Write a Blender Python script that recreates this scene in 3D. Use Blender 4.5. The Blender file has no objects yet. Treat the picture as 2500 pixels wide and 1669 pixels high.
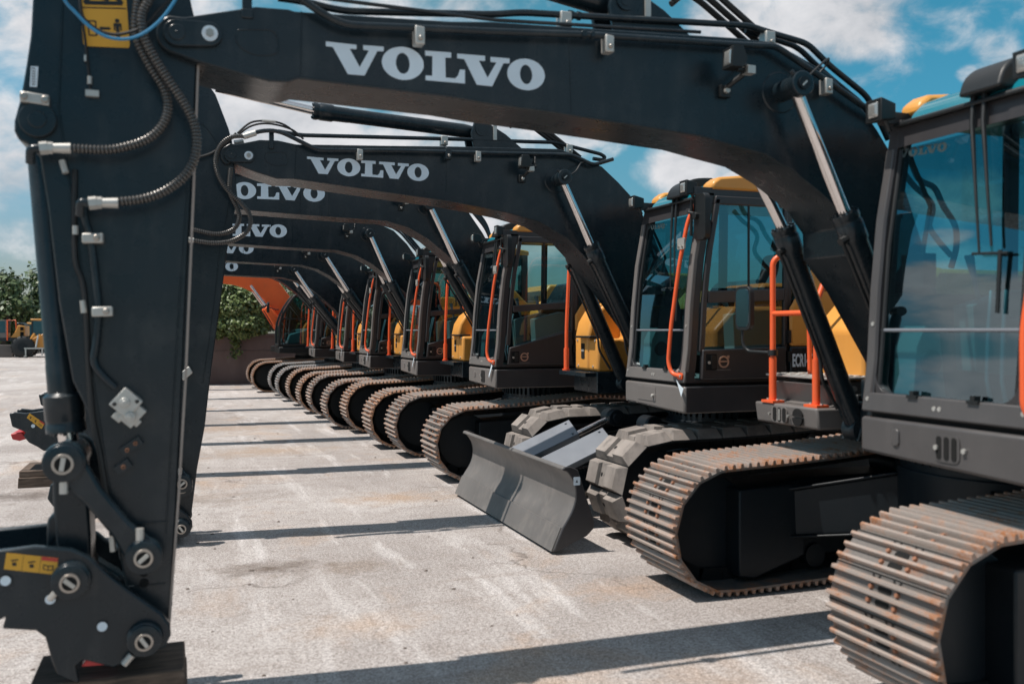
import bpy, math, random
from mathutils import Vector, Matrix
R=math.radians; PI=math.pi
random.seed(7)
sc=bpy.context.scene
COL=bpy.context.collection
D={}
D['V']=[(-2.089,2.862),(-1.955,2.861),(-1.955,2.842),(-1.985,2.841),(-1.941,2.764),(-1.9,2.841),(-1.925,2.843),(-1.925,2.863),(-1.833,2.865),(-1.834,2.845),(-1.862,2.843),(-1.919,2.729),(-1.993,2.728),(-2.059,2.841),(-2.089,2.842)]
D['L']=[(-1.643,2.867),(-1.521,2.871),(-1.521,2.847),(-1.549,2.845),(-1.547,2.754),(-1.502,2.754),(-1.488,2.769),(-1.479,2.797),(-1.455,2.798),(-1.455,2.735),(-1.641,2.734),(-1.641,2.755),(-1.61,2.756),(-1.609,2.846),(-1.643,2.845)]
D['V2']=[(-1.492,2.869),(-1.358,2.872),(-1.358,2.848),(-1.388,2.847),(-1.345,2.772),(-1.302,2.847),(-1.331,2.847),(-1.331,2.87),(-1.237,2.872),(-1.237,2.849),(-1.267,2.847),(-1.323,2.734),(-1.398,2.735),(-1.458,2.847),(-1.492,2.848)]
D['O']=[(-1.65,2.801),(-1.651,2.788),(-1.656,2.776),(-1.663,2.764),(-1.673,2.753),(-1.685,2.744),(-1.698,2.736),(-1.714,2.73),(-1.73,2.727),(-1.746,2.725),(-1.763,2.726),(-1.779,2.73),(-1.794,2.735),(-1.808,2.742),(-1.819,2.751),(-1.829,2.761),(-1.836,2.773),(-1.84,2.785),(-1.842,2.798),(-1.84,2.811),(-1.836,2.823),(-1.829,2.835),(-1.819,2.846),(-1.808,2.855),(-1.794,2.863),(-1.779,2.868),(-1.763,2.872),(-1.746,2.874),(-1.73,2.873),(-1.714,2.87),(-1.698,2.865),(-1.685,2.858),(-1.673,2.849),(-1.663,2.838),(-1.656,2.827),(-1.651,2.814)]
D['Oi']=[(-1.715,2.798),(-1.715,2.79),(-1.717,2.782),(-1.719,2.775),(-1.722,2.768),(-1.726,2.762),(-1.731,2.758),(-1.736,2.755),(-1.741,2.753),(-1.746,2.753),(-1.752,2.754),(-1.757,2.756),(-1.762,2.76),(-1.767,2.765),(-1.771,2.771),(-1.774,2.778),(-1.776,2.785),(-1.778,2.793),(-1.778,2.801),(-1.778,2.809),(-1.776,2.817),(-1.774,2.824),(-1.771,2.831),(-1.767,2.837),(-1.762,2.841),(-1.757,2.844),(-1.752,2.846),(-1.746,2.847),(-1.741,2.846),(-1.736,2.843),(-1.731,2.84),(-1.726,2.835),(-1.722,2.829),(-1.719,2.822),(-1.717,2.814),(-1.715,2.806)]
D['O2']=[(-1.059,2.807),(-1.061,2.794),(-1.065,2.781),(-1.072,2.769),(-1.082,2.758),(-1.093,2.749),(-1.107,2.741),(-1.122,2.736),(-1.138,2.732),(-1.154,2.731),(-1.171,2.732),(-1.187,2.735),(-1.202,2.74),(-1.215,2.747),(-1.227,2.756),(-1.236,2.767),(-1.243,2.778),(-1.247,2.79),(-1.248,2.803),(-1.247,2.816),(-1.243,2.828),(-1.236,2.84),(-1.227,2.851),(-1.215,2.86),(-1.202,2.868),(-1.187,2.874),(-1.171,2.877),(-1.154,2.879),(-1.138,2.878),(-1.122,2.875),(-1.107,2.87),(-1.093,2.863),(-1.082,2.854),(-1.072,2.844),(-1.065,2.832),(-1.061,2.819)]
D['O2i']=[(-1.123,2.803),(-1.124,2.795),(-1.125,2.788),(-1.128,2.781),(-1.131,2.774),(-1.135,2.769),(-1.139,2.764),(-1.144,2.761),(-1.149,2.76),(-1.154,2.759),(-1.16,2.76),(-1.165,2.762),(-1.17,2.766),(-1.174,2.771),(-1.178,2.777),(-1.181,2.783),(-1.183,2.791),(-1.185,2.798),(-1.185,2.806),(-1.185,2.814),(-1.183,2.822),(-1.181,2.829),(-1.178,2.835),(-1.174,2.841),(-1.17,2.845),(-1.165,2.848),(-1.16,2.85),(-1.154,2.85),(-1.149,2.849),(-1.144,2.847),(-1.139,2.844),(-1.135,2.839),(-1.131,2.833),(-1.128,2.826),(-1.125,2.819),(-1.124,2.811)]
D['pipeA']=[(-2.199,3.015),(-2.111,2.963),(-2.01,2.926),(-1.707,2.948),(-1.342,2.971),(-0.858,3.008),(-0.028,3.047),(0.195,3.062),(0.246,3.042),(0.49,2.927),(0.761,2.795),(0.881,2.752),(0.947,2.666)]
D['pipeB']=[(-2.287,3.056),(-2.174,3.053),(-2.066,3.036),(-1.978,3.032),(-1.302,3.095),(-1.146,3.123),(-0.853,3.141),(0.051,3.197),(0.133,3.2),(0.246,3.18),(0.494,3.146),(0.64,3.04),(0.892,2.895),(0.959,2.792),(1.036,2.665)]
D['pipeC']=[(0.153,3.202),(0.302,3.18),(0.464,3.152),(0.518,3.127),(0.583,3.079),(0.704,2.998),(0.913,2.876),(0.98,2.795)]
D['clampA']=[(-1.688,2.924),(-0.758,2.984),(0.022,3.056),(0.51,2.894)]
D['clampB']=[(-0.928,3.119),(0.24,3.151)]
D['lamp']=[(-0.117,2.942),(-0.02,2.903),(-0.081,2.814)]
D['seam1']=[(-2.194,2.981),(-2.196,2.692)]
D['seam2']=[(-0.935,3.04),(-0.922,2.646)]
D['pocket']=[(-2.46,2.875),(-2.385,2.884),(-2.312,2.886),(-2.287,2.835),(-2.301,2.786),(-2.369,2.771),(-2.433,2.787),(-2.468,2.827)]
D['tip']=[(-2.701,2.829),(-2.572,2.837)]
D['hoseA']=[(-2.817,3.039),(-2.841,2.962),(-2.853,2.882),(-2.857,2.818),(-2.844,2.756),(-2.802,2.671),(-2.753,2.591),(-2.736,2.528),(-2.74,2.475),(-2.765,2.42),(-2.817,2.371),(-2.895,2.337),(-2.972,2.32),(-3.092,2.318)]
D['hoseB']=[(-2.776,3.003),(-2.805,2.926),(-2.83,2.871),(-2.832,2.819),(-2.815,2.753),(-2.771,2.673),(-2.717,2.589),(-2.665,2.509),(-2.633,2.437),(-2.624,2.358),(-2.638,2.283),(-2.678,2.217),(-2.752,2.158),(-2.83,2.125),(-2.919,2.11)]
D['fitA']=[(-3.094,2.318),(-3.159,2.315),(-3.205,2.311),(-3.237,2.307)]
D['fitB']=[(-2.92,2.106),(-2.98,2.104),(-3.027,2.1),(-3.057,2.106)]
D['armpipe']=[(-3.064,2.115),(-3.054,2.055),(-3.03,1.967),(-3.009,1.777),(-3.0,1.682),(-3.009,1.556),(-3.02,1.487),(-3.013,1.45),(-2.977,1.402),(-2.938,1.364)]
D['armclamp']=[(-3.018,1.971),(-2.982,1.675)]
D['blueA']=[(-3.121,2.92),(-3.107,2.876),(-3.07,2.835),(-3.024,2.789),(-2.968,2.757),(-2.911,2.75),(-2.858,2.763),(-2.805,2.798),(-2.756,2.85),(-2.722,2.901),(-2.687,2.964)]
D['blueB']=[(-3.059,2.918),(-3.052,2.842),(-3.027,2.809),(-2.989,2.784),(-2.932,2.775),(-2.874,2.792),(-2.835,2.814),(-2.796,2.855),(-2.762,2.901),(-2.713,2.955)]
D['label']=[(-3.09,3.153),(-2.912,3.178),(-2.884,2.766),(-3.059,2.756)]
D['sticker']=[(-3.251,2.655),(-3.224,2.657),(-3.229,2.574),(-3.255,2.574)]
D['bar']=[(-3.287,2.529),(-3.182,2.519)]
D['cable']=[(-3.076,2.963),(-3.062,2.858),(-3.05,2.764),(-3.043,2.691),(-3.035,2.612),(-3.033,2.57),(-3.009,2.564)]
D['valve']=[(-2.884,1.295)]
D['ports']=[(-2.878,1.123),(-2.91,1.039)]
D['clabel']=[(-3.321,0.738),(-3.14,0.702),(-3.147,0.638),(-3.33,0.676)]
D['cdots']=[(-3.324,0.631),(-3.23,0.561),(-3.168,0.544),(-2.981,0.417)]
D['coupler']=[(-3.344,0.732),(-3.305,0.75),(-3.226,0.755),(-3.093,0.733),(-3.032,0.699),(-2.957,0.621),(-2.873,0.541),(-2.76,0.446),(-2.727,0.397),(-2.724,0.35),(-2.745,0.306),(-2.817,0.284),(-2.943,0.246),(-3.053,0.29),(-3.08,0.27),(-3.066,0.196),(-3.147,0.242),(-3.167,0.311),(-3.187,0.394),(-3.22,0.424),(-3.337,0.444),(-3.324,0.49),(-3.344,0.528)]
D['ear']=[(-3.2,0.787),(-3.197,0.833),(-3.166,0.861),(-3.138,0.874),(-3.138,0.798)]
D['up2']=[(-2.612,2.981),(-2.602,3.026),(-2.559,3.019),(-2.385,3.066),(-2.248,3.071),(-2.109,3.05),(-1.387,3.088),(-0.861,3.118),(0.107,3.161),(0.316,3.106),(0.516,3.033),(0.681,2.899),(0.822,2.767)]
D['lo2']=[(-2.597,2.882),(-2.502,2.846),(-2.405,2.813),(-2.258,2.773),(-2.129,2.778),(-1.28,2.698),(-0.485,2.693),(-0.613,2.624),(-0.37,2.591),(-0.075,2.525),(0.192,2.389),(0.327,2.257)]
D['pipeA2']=[(-2.466,3.091),(-2.379,3.122),(-2.292,3.133),(-2.214,3.119),(-1.955,3.005),(-1.291,3.043),(-0.521,3.072),(0.075,3.099),(0.208,3.102),(0.405,3.029),(0.593,3.092)]
D['pipeB2']=[(-2.239,3.163),(-2.068,3.144),(-0.812,3.201),(-0.131,3.225),(0.112,3.236),(0.55,3.162),(0.595,3.136),(0.569,3.111),(0.474,3.117)]
D['hose2A']=[(-2.479,3.07),(-2.592,3.057),(-2.672,2.993),(-2.709,2.897),(-2.705,2.809),(-2.667,2.714),(-2.602,2.629),(-2.632,2.695),(-2.542,2.576),(-2.471,2.49),(-2.46,2.408),(-2.496,2.335),(-2.599,2.272),(-2.733,2.253),(-2.866,2.267)]
D['hose2B']=[(-2.682,2.825),(-2.609,2.652),(-2.552,2.525),(-2.539,2.454),(-2.564,2.382),(-2.632,2.338),(-2.733,2.325),(-2.888,2.356)]
D['clamp2']=[(-1.626,3.002),(-0.904,3.054),(-0.647,3.049)]
D['clamp2b']=[(-0.891,3.191),(0.239,3.196)]
D['lamp2']=[(-0.272,2.999),(-0.202,2.954),(-0.237,2.881)]
D['tip2']=[(-2.593,2.934),(-2.469,2.935)]
D['seam2a']=[(-2.111,3.045),(-2.119,2.779)]
D['seam2b']=[(-0.898,3.04),(-0.898,2.733)]
D['pin2']=[(0.082,2.888)]
D['arm2R']=[(-2.793,3.51),(-2.708,3.398),(-2.613,3.146),(-2.587,3.048),(-2.547,2.618),(-2.623,2.215),(-2.671,1.815),(-2.737,1.318),(-2.786,0.866),(-2.84,0.555),(-2.887,0.16),(-2.907,0.09)]
D['arm2p']=[(-2.947,0.423),(-2.953,0.128)]
D['cyl2arm']=[(-0.568,3.293),(-1.953,3.367),(-2.701,3.489)]
D['coup2']=[(-4.104,1.009),(-4.069,1.018),(-4.004,1.008),(-3.889,1.022),(-3.774,0.985),(-3.774,0.768),(-3.883,0.733),(-3.92,0.761),(-3.98,0.797),(-4.015,0.845),(-3.998,0.871),(-4.087,0.915)]
D['hook2']=[(-4.099,0.862),(-4.069,0.867),(-4.027,0.873),(-3.992,0.824),(-4.039,0.809),(-4.087,0.822)]
D['block2']=[(-3.965,0.643),(-3.965,0.518),(-3.786,0.514)]
D['cyl1']=[(0.278,2.842),(0.522,2.199)]
D['cylT3']=[(0.255,3.078),(0.598,2.394)]
D['cylT4']=[(0.229,3.023),(0.55,2.317)]
D['cylT5']=[(0.165,2.914),(0.571,2.283)]
D['cylT6']=[(0.049,2.841),(0.424,2.285)]
D['cylT7']=[(0.456,2.758),(0.605,2.627)]
D['lo4']=[(-1.614,2.81),(-1.056,2.787),(-0.615,2.773),(-0.21,2.762),(0.065,2.694),(0.296,2.573),(0.531,2.392),(0.816,2.14)]
D['up4']=[(0.614,3.082),(0.816,2.89),(0.984,2.66)]
D['yel1']=[(1.469,1.342),(1.488,1.783),(1.547,1.881),(1.745,1.889),(1.826,1.732),(1.819,1.326)]
D['yel2']=[(1.595,1.474),(1.92,1.855),(1.859,2.135),(1.905,2.172),(2.121,2.18),(2.239,2.04)]
D['Arm1L']=[(-3.245,2.923),(-3.252,2.78),(-3.268,2.658),(-3.287,2.531),(-3.31,2.435),(-3.311,2.394),(-3.296,2.36),(-3.266,2.345)]
D['Arm1R']=[(-2.632,2.921),(-2.622,2.732),(-2.631,2.499),(-2.643,2.216),(-2.658,1.939),(-2.67,1.663),(-2.681,1.389),(-2.703,0.878),(-2.726,0.405)]
D['coup3']=[(-4.12,0.753),(-4.069,0.767),(-3.975,0.753),(-3.812,0.773),(-3.647,0.719),(-3.647,0.41),(-3.803,0.358),(-3.855,0.399),(-3.941,0.451),(-3.992,0.52),(-3.967,0.557),(-4.094,0.619)]
D['hook3']=[(-4.111,0.543),(-4.069,0.551),(-4.009,0.559),(-3.958,0.49),(-4.027,0.468),(-4.094,0.486)]
D['clab3']=[(-3.934,0.752),(-3.793,0.642),(-3.823,0.586),(-3.959,0.705)]

# ---------------------------------------------------------------- materials
def newmat(name):
    m=bpy.data.materials.new(name); m.use_nodes=True
    nt=m.node_tree; b=nt.nodes['Principled BSDF']; return m,nt,b
def N(nt,t,**k):
    n=nt.nodes.new(t)
    for a,v in k.items(): setattr(n,a,v)
    return n
def ramp(nt,src,stops):
    r=N(nt,'ShaderNodeValToRGB'); e=r.color_ramp.elements
    while len(e)<len(stops): e.new(.5)
    for i,(p,c) in enumerate(stops):
        e[i].position=p; e[i].color=(c[0],c[1],c[2],1) if isinstance(c,tuple) else (c,c,c,1)
    nt.links.new(src,r.inputs[0]); return r.outputs[0]
def noise(nt,scale,detail=4,rough=.55,vec=None,dist=0):
    n=N(nt,'ShaderNodeTexNoise'); n.inputs['Scale'].default_value=scale; n.inputs['Detail'].default_value=detail
    n.inputs['Roughness'].default_value=rough; n.inputs['Distortion'].default_value=dist
    if vec is not None: nt.links.new(vec,n.inputs['Vector'])
    return n.outputs['Fac']
def coords(nt,scale=(1,1,1),kind='Object'):
    t=N(nt,'ShaderNodeTexCoord'); mp=N(nt,'ShaderNodeMapping'); mp.inputs['Scale'].default_value=scale
    nt.links.new(t.outputs[kind],mp.inputs[0]); return mp.outputs[0]
def bump(nt,b,src,strength,dist=.01):
    n=N(nt,'ShaderNodeBump'); n.inputs['Strength'].default_value=strength; n.inputs['Distance'].default_value=dist
    nt.links.new(src,n.inputs['Height']); nt.links.new(n.outputs[0],b.inputs['Normal'])
def mixc(nt,f,a,bb):
    m=N(nt,'ShaderNodeMix',data_type='RGBA')
    if hasattr(f,'is_linked') or not isinstance(f,(int,float)): nt.links.new(f,m.inputs[0])
    else: m.inputs[0].default_value=f
    for i,x in ((6,a),(7,bb)):
        if isinstance(x,tuple): m.inputs[i].default_value=(x[0],x[1],x[2],1)
        else: nt.links.new(x,m.inputs[i])
    return m.outputs[2]
def paint(name,col,rough=.38,var=.25,dust=None,coat=0,spec=.5,metal=0,bumpy=.02):
    m,nt,b=newmat(name); v=coords(nt)
    a=noise(nt,2.2,5,.6,v); c=mixc(nt,ramp(nt,a,[(.3,0.),(.7,1.)]),tuple(x*(1-var) for x in col),tuple(x*(1+var) for x in col))
    if dust:
        d1=noise(nt,5.5,8,.7,v); d2=noise(nt,3.2,7,.65,coords(nt,(3.5,3.5,.35)),.3); da=N(nt,'ShaderNodeMath',operation='MULTIPLY_ADD'); nt.links.new(d2,da.inputs[0]); da.inputs[1].default_value=.5; dm=N(nt,'ShaderNodeMath',operation='MULTIPLY'); nt.links.new(d1,dm.inputs[0]); dm.inputs[1].default_value=.55; nt.links.new(dm.outputs[0],da.inputs[2]); d=da.outputs[0]; c=mixc(nt,ramp(nt,d,[(.52,0.),(.78,dust[1])]),c,dust[0])
    nt.links.new(c,b.inputs['Base Color'])
    r=noise(nt,9,4,.6,v); rr=N(nt,'ShaderNodeMapRange'); rr.inputs['To Min'].default_value=rough-.09; rr.inputs['To Max'].default_value=rough+.12
    nt.links.new(r,rr.inputs[0]); nt.links.new(rr.outputs[0],b.inputs['Roughness'])
    b.inputs['Specular IOR Level'].default_value=spec; b.inputs['Coat Weight'].default_value=coat; b.inputs['Metallic'].default_value=metal
    if bumpy: bump(nt,b,noise(nt,140,3,.5,v),bumpy,.004)
    return m
def simple(name,col,rough=.5,metal=0,spec=.5): return paint(name,col,rough,.08,None,0,spec,metal,0)
M={}
M['dark']=paint('charcoal_paint',(.0088,.0170,.0228),.27,.14,((.055,.06,.062),.6),0,.42)
M['under']=paint('undercarriage_paint',(.0075,.0115,.015),.42,.2,((.05,.045,.04),.2),0,.3)
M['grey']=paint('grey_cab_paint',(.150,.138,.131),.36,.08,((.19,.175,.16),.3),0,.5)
M['greyshaded']=paint('grey_cab_paint_shaded',(.072,.068,.068),.34,.1,((.13,.12,.115),.3),0,.5)  # cab grey darkened: shade on the nearest cab's front put into the colour
M['dimletter']=simple('dim_glass_lettering',(.035,.055,.06),.4)
M['cabdark']=paint('dark_cab_paint',(.036,.034,.036),.34,.1,((.09,.082,.078),.25),0,.5)
M['edge']=paint('bounce_lit_plate_edge',(.30,.25,.22),.35,.15,None)  # ground bounce on the arm's edge strip painted in as a lighter colour
M['hose']=paint('spring_guarded_hose',(.13,.125,.12),.32,.1,None,0,.6,.75)
M['yellow']=paint('yellow_paint',(.66,.30,.06),.36,.06,((.55,.3,.1),.25))
M['orange']=paint('orange_rail_paint',(.80,.115,.03),.4,.06,None)
M['hitorange']=paint('orange_boom_paint',(.88,.13,.022),.42,.08,((.45,.12,.05),.3))
M['white']=simple('white_decal',(.66,.75,.82),.5)
M['silver']=paint('zinc_plated_steel',(.50,.49,.46),.42,.12,((.3,.27,.22),.3),0,.5,.55)
M['chrome']=simple('chrome_rod',(.72,.68,.66),.16,1)
M['pin']=paint('bare_pin_steel',(.42,.38,.34),.35,.15,((.2,.12,.07),.4),0,.5,.8)
M['black']=paint('black_plastic',(.007,.009,.010),.45,.2,None)
M['rubber']=paint('black_rubber',(.010,.011,.012),.55,.2,None)
M['hole']=simple('dark_recess',(.003,.003,.003),.9)
M['red']=simple('red_paint',(.45,.03,.03),.4)
M['blue']=simple('blue_hose',(.02,.2,.38),.35)
M['labely']=paint('yellow_label',(.66,.34,.03),.45,.05,None)
M['labelr']=simple('red_label',(.5,.04,.03),.45)
M['lens']=simple('lamp_lens',(.42,.42,.40),.12,.6)
M['mirror']=simple('mirror_face',(.12,.15,.18),.03,1)
M['seat']=paint('seat_fabric',(.06,.063,.066),.85,.2,None)
M['plastic']=paint('plastic_wrap',(.32,.36,.36),.25,.5,None)
M['creamy']=simple('console_plastic',(.26,.26,.25),.55)
M['blade']=paint('scuffed_blade_paint',(.135,.127,.121),.42,.16,((.24,.215,.195),.75),0,.5,0,.08)
M['emblem']=simple('bronze_emblem',(.50,.34,.26),.35,.5)
def mk_track(name,steel,rust,amount):
    m,nt,b=newmat(name); v=coords(nt); g=noise(nt,7,9,.72,v); g2=noise(nt,55,5,.7,v); g3=noise(nt,1.6,3,.5,v)
    tg=N(nt,'ShaderNodeTexCoord'); sg=N(nt,'ShaderNodeSeparateXYZ'); nt.links.new(tg.outputs['Generated'],sg.inputs[0])
    ge=ramp(nt,sg.outputs[1],[(0.,.11),(.30,.0),(.85,0.),(1.,.08)]); ad=N(nt,'ShaderNodeMath',operation='ADD'); nt.links.new(g,ad.inputs[0]); nt.links.new(ge,ad.inputs[1])
    f=ramp(nt,ad.outputs[0],[(.60-amount,0.),(.74-amount*.8,1.)])
    sp=ramp(nt,g2,[(.36,.25),(.58,1.)])
    mm=N(nt,'ShaderNodeMath',operation='MULTIPLY'); nt.links.new(f,mm.inputs[0]); nt.links.new(sp,mm.inputs[1])
    c=mixc(nt,g3,tuple(x*.68 for x in steel),tuple(x*1.3 for x in steel))
    c=mixc(nt,mm.outputs[0],c,rust); nt.links.new(c,b.inputs['Base Color'])
    mt=N(nt,'ShaderNodeMath',operation='SUBTRACT'); mt.inputs[0].default_value=.35; nt.links.new(mm.outputs[0],mt.inputs[1]); mt.use_clamp=True
    nt.links.new(mt.outputs[0],b.inputs['Metallic']); b.inputs['Roughness'].default_value=.52
    bump(nt,b,g2,.45,.006); return m
M['steel']=mk_track('worn_track_steel',(.165,.150,.139),(.27,.105,.038),.045)
M['steelrust']=mk_track('rusty_track_steel',(.27,.205,.16),(.38,.175,.08),.26)
M['steelgrey']=mk_track('new_track_steel',(.34,.33,.325),(.34,.2,.12),.02)
M['ridge']=mk_track('worn_grouser_edge',(.36,.305,.27),(.33,.13,.048),.11)
M['rustbolt']=simple('rusty_bolt',(.25,.11,.06),.7)
M['pad']=paint('dusty_rubber_pad',(.24,.212,.192),.88,.35,((.05,.048,.047),.95),0,.2,0,.3)
def mk_glass(name,tint,refl=1.0):
    m=bpy.data.materials.new(name); m.use_nodes=True; nt=m.node_tree; nt.nodes.clear()
    o=N(nt,'ShaderNodeOutputMaterial'); t=N(nt,'ShaderNodeBsdfTransparent'); t.inputs[0].default_value=(*tint,1)
    g=N(nt,'ShaderNodeBsdfGlossy'); g.inputs['Roughness'].default_value=.02; g.inputs[0].default_value=(.8,.95,1,1)
    lw=N(nt,'ShaderNodeLayerWeight'); lw.inputs[0].default_value=.5
    pw=N(nt,'ShaderNodeMath',operation='POWER'); nt.links.new(lw.outputs['Facing'],pw.inputs[0]); pw.inputs[1].default_value=4.2
    fr=N(nt,'ShaderNodeMath',operation='MULTIPLY_ADD'); nt.links.new(pw.outputs[0],fr.inputs[0]); fr.inputs[1].default_value=.85; fr.inputs[2].default_value=.075*refl
    mx=N(nt,'ShaderNodeMixShader'); nt.links.new(fr.outputs[0],mx.inputs[0]); nt.links.new(t.outputs[0],mx.inputs[1]); nt.links.new(g.outputs[0],mx.inputs[2])
    nt.links.new(mx.outputs[0],o.inputs[0]); return m
M['glass']=mk_glass('tinted_glass',(.24,.50,.54),2.4)
M['clearglass']=mk_glass('light_tinted_glass',(.56,.72,.72),.7)
M['roofglass']=simple('roof_hatch_glass',(.006,.16,.21),.07,0,.9)  # sky reflection put into the teal base colour
# ---------------------------------------------------------------- mesh builder
class MB:
    def __init__(s): s.v=[]; s.f=[]; s.m=[]; s.k=0
    def add(s,vs,fs):
        o=len(s.v); s.v+= [tuple(p) for p in vs]; s.f+=[tuple(i+o for i in f) for f in fs]; s.m+=[s.k]*len(fs); return s
    def mat(s,k): s.k=k; return s
    def box(s,x0,x1,y0,y1,z0,z1):
        return s.add([(x,y,z) for z in (z0,z1) for y in (y0,y1) for x in (x0,x1)],[(0,2,3,1),(4,5,7,6),(0,1,5,4),(2,6,7,3),(0,4,6,2),(1,3,7,5)])
    def frustum(s,b,t):   # two 4-corner loops
        return s.add(list(b)+list(t),[(3,2,1,0),(4,5,6,7),(0,1,5,4),(1,2,6,5),(2,3,7,6),(3,0,4,7)])
    def _pr(s,lo,hi):
        n=len(lo); return s.add(lo+hi,[tuple(range(n)),tuple(range(2*n-1,n-1,-1))]+[(i,n+i,n+(i+1)%n,(i+1)%n) for i in range(n)])
    def prism(s,p,y0,y1): return s._pr([(x,y0,z) for x,z in p],[(x,y1,z) for x,z in p])
    def prismX(s,p,x0,x1): return s._pr([(x0,y,z) for y,z in p],[(x1,y,z) for y,z in p])
    def prismZ(s,p,z0,z1): return s._pr([(x,y,z0) for x,y in p],[(x,y,z1) for x,y in p])
    def ring(s,outer,inner,y0,y1):
        n=len(outer); vs=[(x,y0,z) for x,z in outer]+[(x,y0,z) for x,z in inner]+[(x,y1,z) for x,z in outer]+[(x,y1,z) for x,z in inner]
        f=[]
        for i in range(n):
            j=(i+1)%n; f+=[(i,j,n+j,n+i),(2*n+i,3*n+i,3*n+j,2*n+j),(i,2*n+i,2*n+j,j),(n+i,n+j,3*n+j,3*n+i)]
        return s.add(vs,f)
    def tube(s,pts,r,n=10,cap=True):
        P=[Vector(p) for p in pts]; rs=r if isinstance(r,(list,tuple)) else [r]*len(P)
        T=[]
        for i in range(len(P)):
            a=P[max(i-1,0)]; b=P[min(i+1,len(P)-1)]; d=b-a
            T.append(d.normalized() if d.length>1e-9 else (T[-1] if T else Vector((0,0,1))))
        ref=Vector((0,1,0)) if abs(T[0].y)<.8 else Vector((1,0,0))
        u=T[0].cross(ref).normalized(); vs=[]; f=[]
        for i,p in enumerate(P):
            u=(u-T[i]*u.dot(T[i])).normalized(); w=T[i].cross(u)
            for k in range(n):
                a=2*PI*k/n; vs.append(p+(u*math.cos(a)+w*math.sin(a))*rs[i])
        for i in range(len(P)-1):
            for k in range(n):
                k2=(k+1)%n; f.append((i*n+k,i*n+k2,(i+1)*n+k2,(i+1)*n+k))
        if cap: f+=[tuple(range(n-1,-1,-1)),tuple(range((len(P)-1)*n,len(P)*n))]
        return s.add(vs,f)
    def cyl(s,a,b,r,r2=None,n=20): return s.tube([a,b],[r,r if r2 is None else r2],n)
    def ycyl(s,x,z,y0,y1,r,n=20): return s.cyl((x,y0,z),(x,y1,z),r,None,n)
    def lathe(s,a,b,prof,n=24):   # prof: (t along a->b in metres, radius)
        a=Vector(a); d=(Vector(b)-a).normalized(); return s.tube([a+d*(t+1e-5*i) for i,(t,r) in enumerate(prof)],[max(r,1e-4) for t,r in prof],n)
    def cut(s): s.cuts=getattr(s,'cuts',[])+[(len(s.v),len(s.f))]; return s
    def each(s,name,mats,parent=None,**k):
        c=[(0,0)]+s.cuts+[(len(s.v),len(s.f))]; out=[]
        for (a,b),(d,e) in zip(c,c[1:]):
            if e<=b: continue
            q=MB(); q.v=s.v[a:d]; q.f=[tuple(i-a for i in f) for f in s.f[b:e]]; q.m=s.m[b:e]; out.append(q.build(name,mats,parent,**k))
        return out
    def build(s,name,mats,parent=None,bevel=0,smooth=38,seg=2):
        me=bpy.data.meshes.new(name); me.from_pydata(s.v,[],s.f)
        if not isinstance(mats,(list,tuple)): mats=[mats]
        for m in mats: me.materials.append(M[m] if isinstance(m,str) else m)
        if len(mats)>1: me.polygons.foreach_set('material_index',s.m)
        me.polygons.foreach_set('use_smooth',[True]*len(s.f)); me.set_sharp_from_angle(angle=R(smooth)); me.update()
        o=bpy.data.objects.new(name,me); COL.objects.link(o); o.parent=parent
        if bevel:
            b=o.modifiers.new('bevel','BEVEL'); b.width=bevel; b.segments=seg; b.limit_method='ANGLE'; b.angle_limit=R(35); b.harden_normals=False
        return o
def cat(P,k=5):
    P=[Vector(p) for p in P]; out=[]
    for i in range(len(P)-1):
        a=P[max(i-1,0)];b=P[i];c=P[i+1];d=P[min(i+2,len(P)-1)]
        for j in range(k):
            t=j/k; out.append(.5*((2*b)+(c-a)*t+(2*a-5*b+4*c-d)*t*t+(3*b-a-3*c+d)*t**3))
    out.append(P[-1]); return out
def roundpath(P,r,k=4):
    P=[Vector(p) for p in P]; out=[P[0]]
    for i in range(1,len(P)-1):
        a=(P[i-1]-P[i]);b=(P[i+1]-P[i]); q=min(r,a.length*.45,b.length*.45); a=P[i]+a.normalized()*q; b=P[i]+b.normalized()*q
        for j in range(k+1):
            t=j/k; out.append(a*(1-t)**2+P[i]*2*t*(1-t)+b*t*t)
    out.append(P[-1]); return out
def at(P,y): return [(x,y,z) for x,z in P]
def circ(x,z,r,n=24,a0=0,a1=2*PI): return [(x+r*math.cos(a0+(a1-a0)*i/n),z+r*math.sin(a0+(a1-a0)*i/n)) for i in range(n+(0 if abs(a1-a0-2*PI)<1e-6 else 1))]
def ribbed(mb,pts,r,pitch=.0145,n=12,k=8):
    P=cat(pts,k); L=[0]
    for i in range(1,len(P)): L.append(L[-1]+(P[i]-P[i-1]).length)
    out=[];rs=[];s=0;i=0
    while s<L[-1]:
        while i<len(L)-2 and L[i+1]<s: i+=1
        t=(s-L[i])/max(L[i+1]-L[i],1e-9); out.append(P[i].lerp(P[i+1],t)); q=len(out)%3; rs.append(r*(.72 if q==0 else 1.0)); s+=pitch/3
    mb.tube(out,rs,n)
def thing(name,label,catg,loc=(0,0,0),rz=0,group=None):
    o=bpy.data.objects.new(name,None); COL.objects.link(o); o.location=loc; o.rotation_euler=(0,0,rz); o.empty_display_size=.2
    o['label']=label; o['category']=catg
    if group: o['group']=group
    return o
def tag(o,label,catg,group=None):
    o['label']=label; o['category']=catg
    if group: o['group']=group
    return o
def struct(o): o['kind']='structure'; return o
M['greyplate']=paint('guard_plate_paint',(.21,.225,.25),.32,.08,None,0,.5,.2)
M['steelfar']=simple('dull_track_steel',(.16,.14,.13),.7)
M['farglass']=simple('far_cab_glass',(.03,.09,.11),.08,.0)
M['stone']=simple('loose_stone',(.16,.13,.11),.9)
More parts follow.
